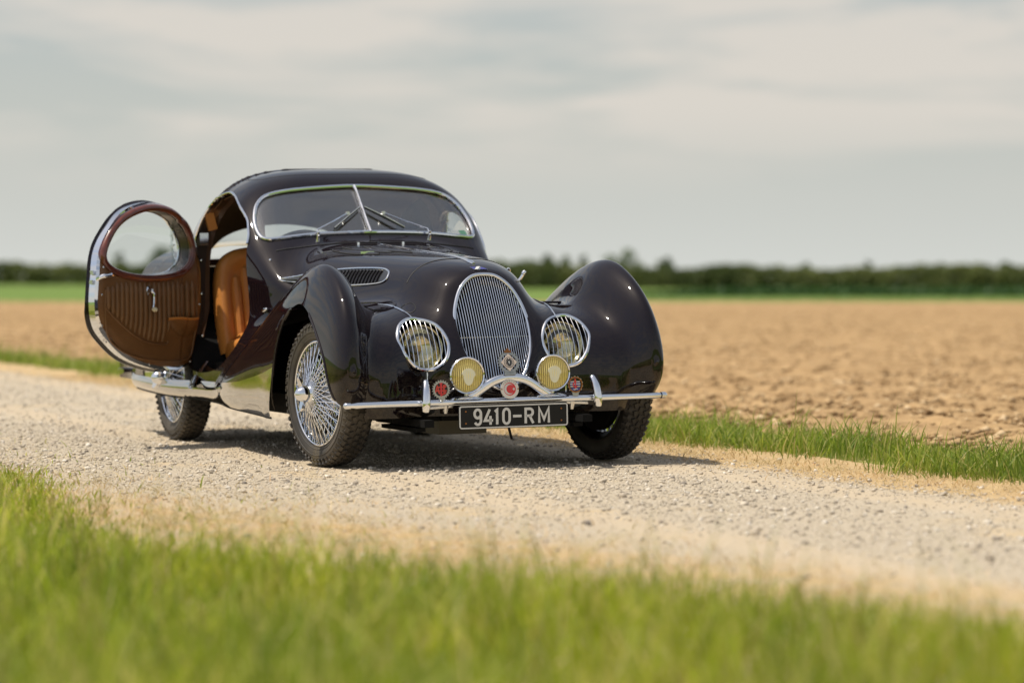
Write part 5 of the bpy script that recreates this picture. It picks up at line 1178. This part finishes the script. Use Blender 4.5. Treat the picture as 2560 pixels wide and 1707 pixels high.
# far hedge and trees
def cards(c, s, tilt=.6):
    n = len(c); a = rng.normal(size=(n, 3)); a /= np.linalg.norm(a, axis=1)[:, None]; b = np.cross(a, rng.normal(size=(n, 3))); b /= np.linalg.norm(b, axis=1)[:, None]
    V_ = np.stack([c - a * s[:, None], c + b * (s * .55)[:, None], c + a * s[:, None], c - b * (s * .55)[:, None]], 1).reshape(-1, 3); return V_, np.arange(4 * n).reshape(-1, 4)
HL_, HR_ = 420., 272.      # the hedge stands farther off on the left
n = 15000; X = rng.uniform(-120, 6, n); top = 2.3 + 1.5 * fbm(X * .07, 0 * X, 61) + .7 * (fbm(X * .5, 0 * X, 63) - .5)
Z = top * rng.uniform(0, 1, n) ** .8; Y = HL_ + rng.uniform(-1.6, 1.6, n) * np.sqrt(np.clip(1 - (Z / top) ** 3, .05, 1)); V_, Q_ = cards(np.stack([X, Y, Z], 1), rng.uniform(.25, .6, n))
n = 22000; X = rng.uniform(-4, 78, n); top = 1.45 + 1.1 * fbm(X * .10, 0 * X, 61) + .6 * (fbm(X * .7, 0 * X, 63) - .5)
Z = top * rng.uniform(0, 1, n) ** .8; Y = HR_ + rng.uniform(-1.4, 1.4, n) * np.sqrt(np.clip(1 - (Z / top) ** 3, .05, 1)); Va, Qa = cards(np.stack([X, Y, Z], 1), rng.uniform(.16, .38, n))
Q_ = np.concatenate([Q_, Qa + len(V_)]); V_ = np.concatenate([V_, Va])
o = link('hedgerow', mesh_np('hedgerow', V_, Q_), LEAFM, None, False); o['kind'] = 'stuff'; o['label'] = 'dark green hedgerow along the horizon'
BARK = mat('bark', (.06, .045, .03), .9)
def far_tree(name, D_x, top_y, width, label, narrow=False):
    HY_ = HL_ if D_x < 1176 else HR_; X0 = (D_x - 1176) * (HY_ + 4) / 6860; H = CAM_H + (640 - top_y) * (HY_ + 4) / 6860; wd = width * (HY_ + 4) / 6860 / 2
    root = bpy.data.objects.new(name, None); COL.objects.link(root); root.location = (X0, HY_ + 4, 0); tag(root, label, 'tree', 'trees along the horizon')
    MB().tube([(0, 0, -.1), (.05, 0, H * .4), (.0, .05, H * .75)], [.12, .09, .04], 8).tube([(.03, 0, H * .35), (wd * .5, .1, H * .7)], [.07, .02], 6).tube([(.03, 0, H * .4), (-wd * .5, -.1, H * .72)], [.07, .02], 6).build('trunk', BARK, root)
    nc = 16 if not narrow else 9; cs = np.stack([rng.uniform(-.75, .75, nc) * wd, rng.uniform(-.6, .6, nc) * wd, H * rng.uniform(.45, .86, nc)], 1); cs[0] = (0, 0, H * .85)
    m_ = np.abs(cs[:, 0]) / wd; cs[:, 2] -= H * .18 * m_ ** 2; rr = rng.uniform(.28, .5, nc) * min(wd, H * .4)
    k = rng.integers(0, nc, 900); p = rng.normal(size=(900, 3)); p /= np.linalg.norm(p, axis=1)[:, None]; C = cs[k] + p * (rr[k] * rng.uniform(.5, 1.1, 900))[:, None]; C[:, 2] = np.minimum(C[:, 2], H)
    V_, Q_ = cards(C, rng.uniform(.14, .34, 900) * (1 if D_x < 1176 else .65)); link('crown', mesh_np('crown', V_, Q_), LEAFM2, root, False)
for D_x, ty, wd, lb in ((62, 604, 80, 'low rounded tree at the far left of the hedge'), (160, 602, 70, 'broad low tree in the hedge left of the open door'), (278, 572, 34, 'slim tree seen at the left of the door window'), (376, 566, 92, 'broad round tree seen through the door window'),
        (1215, 596, 60, 'rounded tree beside the bonnet flank'), (1258, 580, 34, 'upright dark tree just right of the bonnet'), (1297, 586, 44, 'bushy tree between two upright trees left of the far fender'), (1342, 579, 22, 'thin pointed tree left of the far fender'),
        (1436, 572, 100, 'widest tree on the horizon above the far fender'), (1531, 588, 44, 'round dark tree just right of the far fender'), (1700, 606, 90, 'low spreading bush tree at centre right of the hedge'), (1851, 602, 34, 'small dark tree alone at mid right'),
        (1992, 594, 22, 'thin dark poplar at the right'), (2160, 604, 44, 'rounded tree right of the thin poplar'), (2240, 606, 40, 'low tree at the far right'), (2308, 598, 40, 'last tall tree at the right edge')):
    far_tree('horizon_tree', D_x, ty, wd, lb, wd < 30)
# dark strip of taller crop beyond the field on the right
n = 9000; X = 3 + 34 * rng.uniform(0, 1, n) ** .8; Y = rng.uniform(148, 158, n); Z = rng.uniform(0, .5, n) * np.clip((X - 3) / 9, .1, 1); V_, Q_ = cards(np.stack([X, Y, Z], 1), rng.uniform(.08, .2, n))
o = link('tall_crop', mesh_np('tall_crop', V_, Q_), blade_mat('crop_leaves', [(0, (.03, .07, .02)), (1, (.06, .115, .03))], .25), None, False); o['kind'] = 'stuff'; o['label'] = 'dark green strip of taller crop beyond the field'
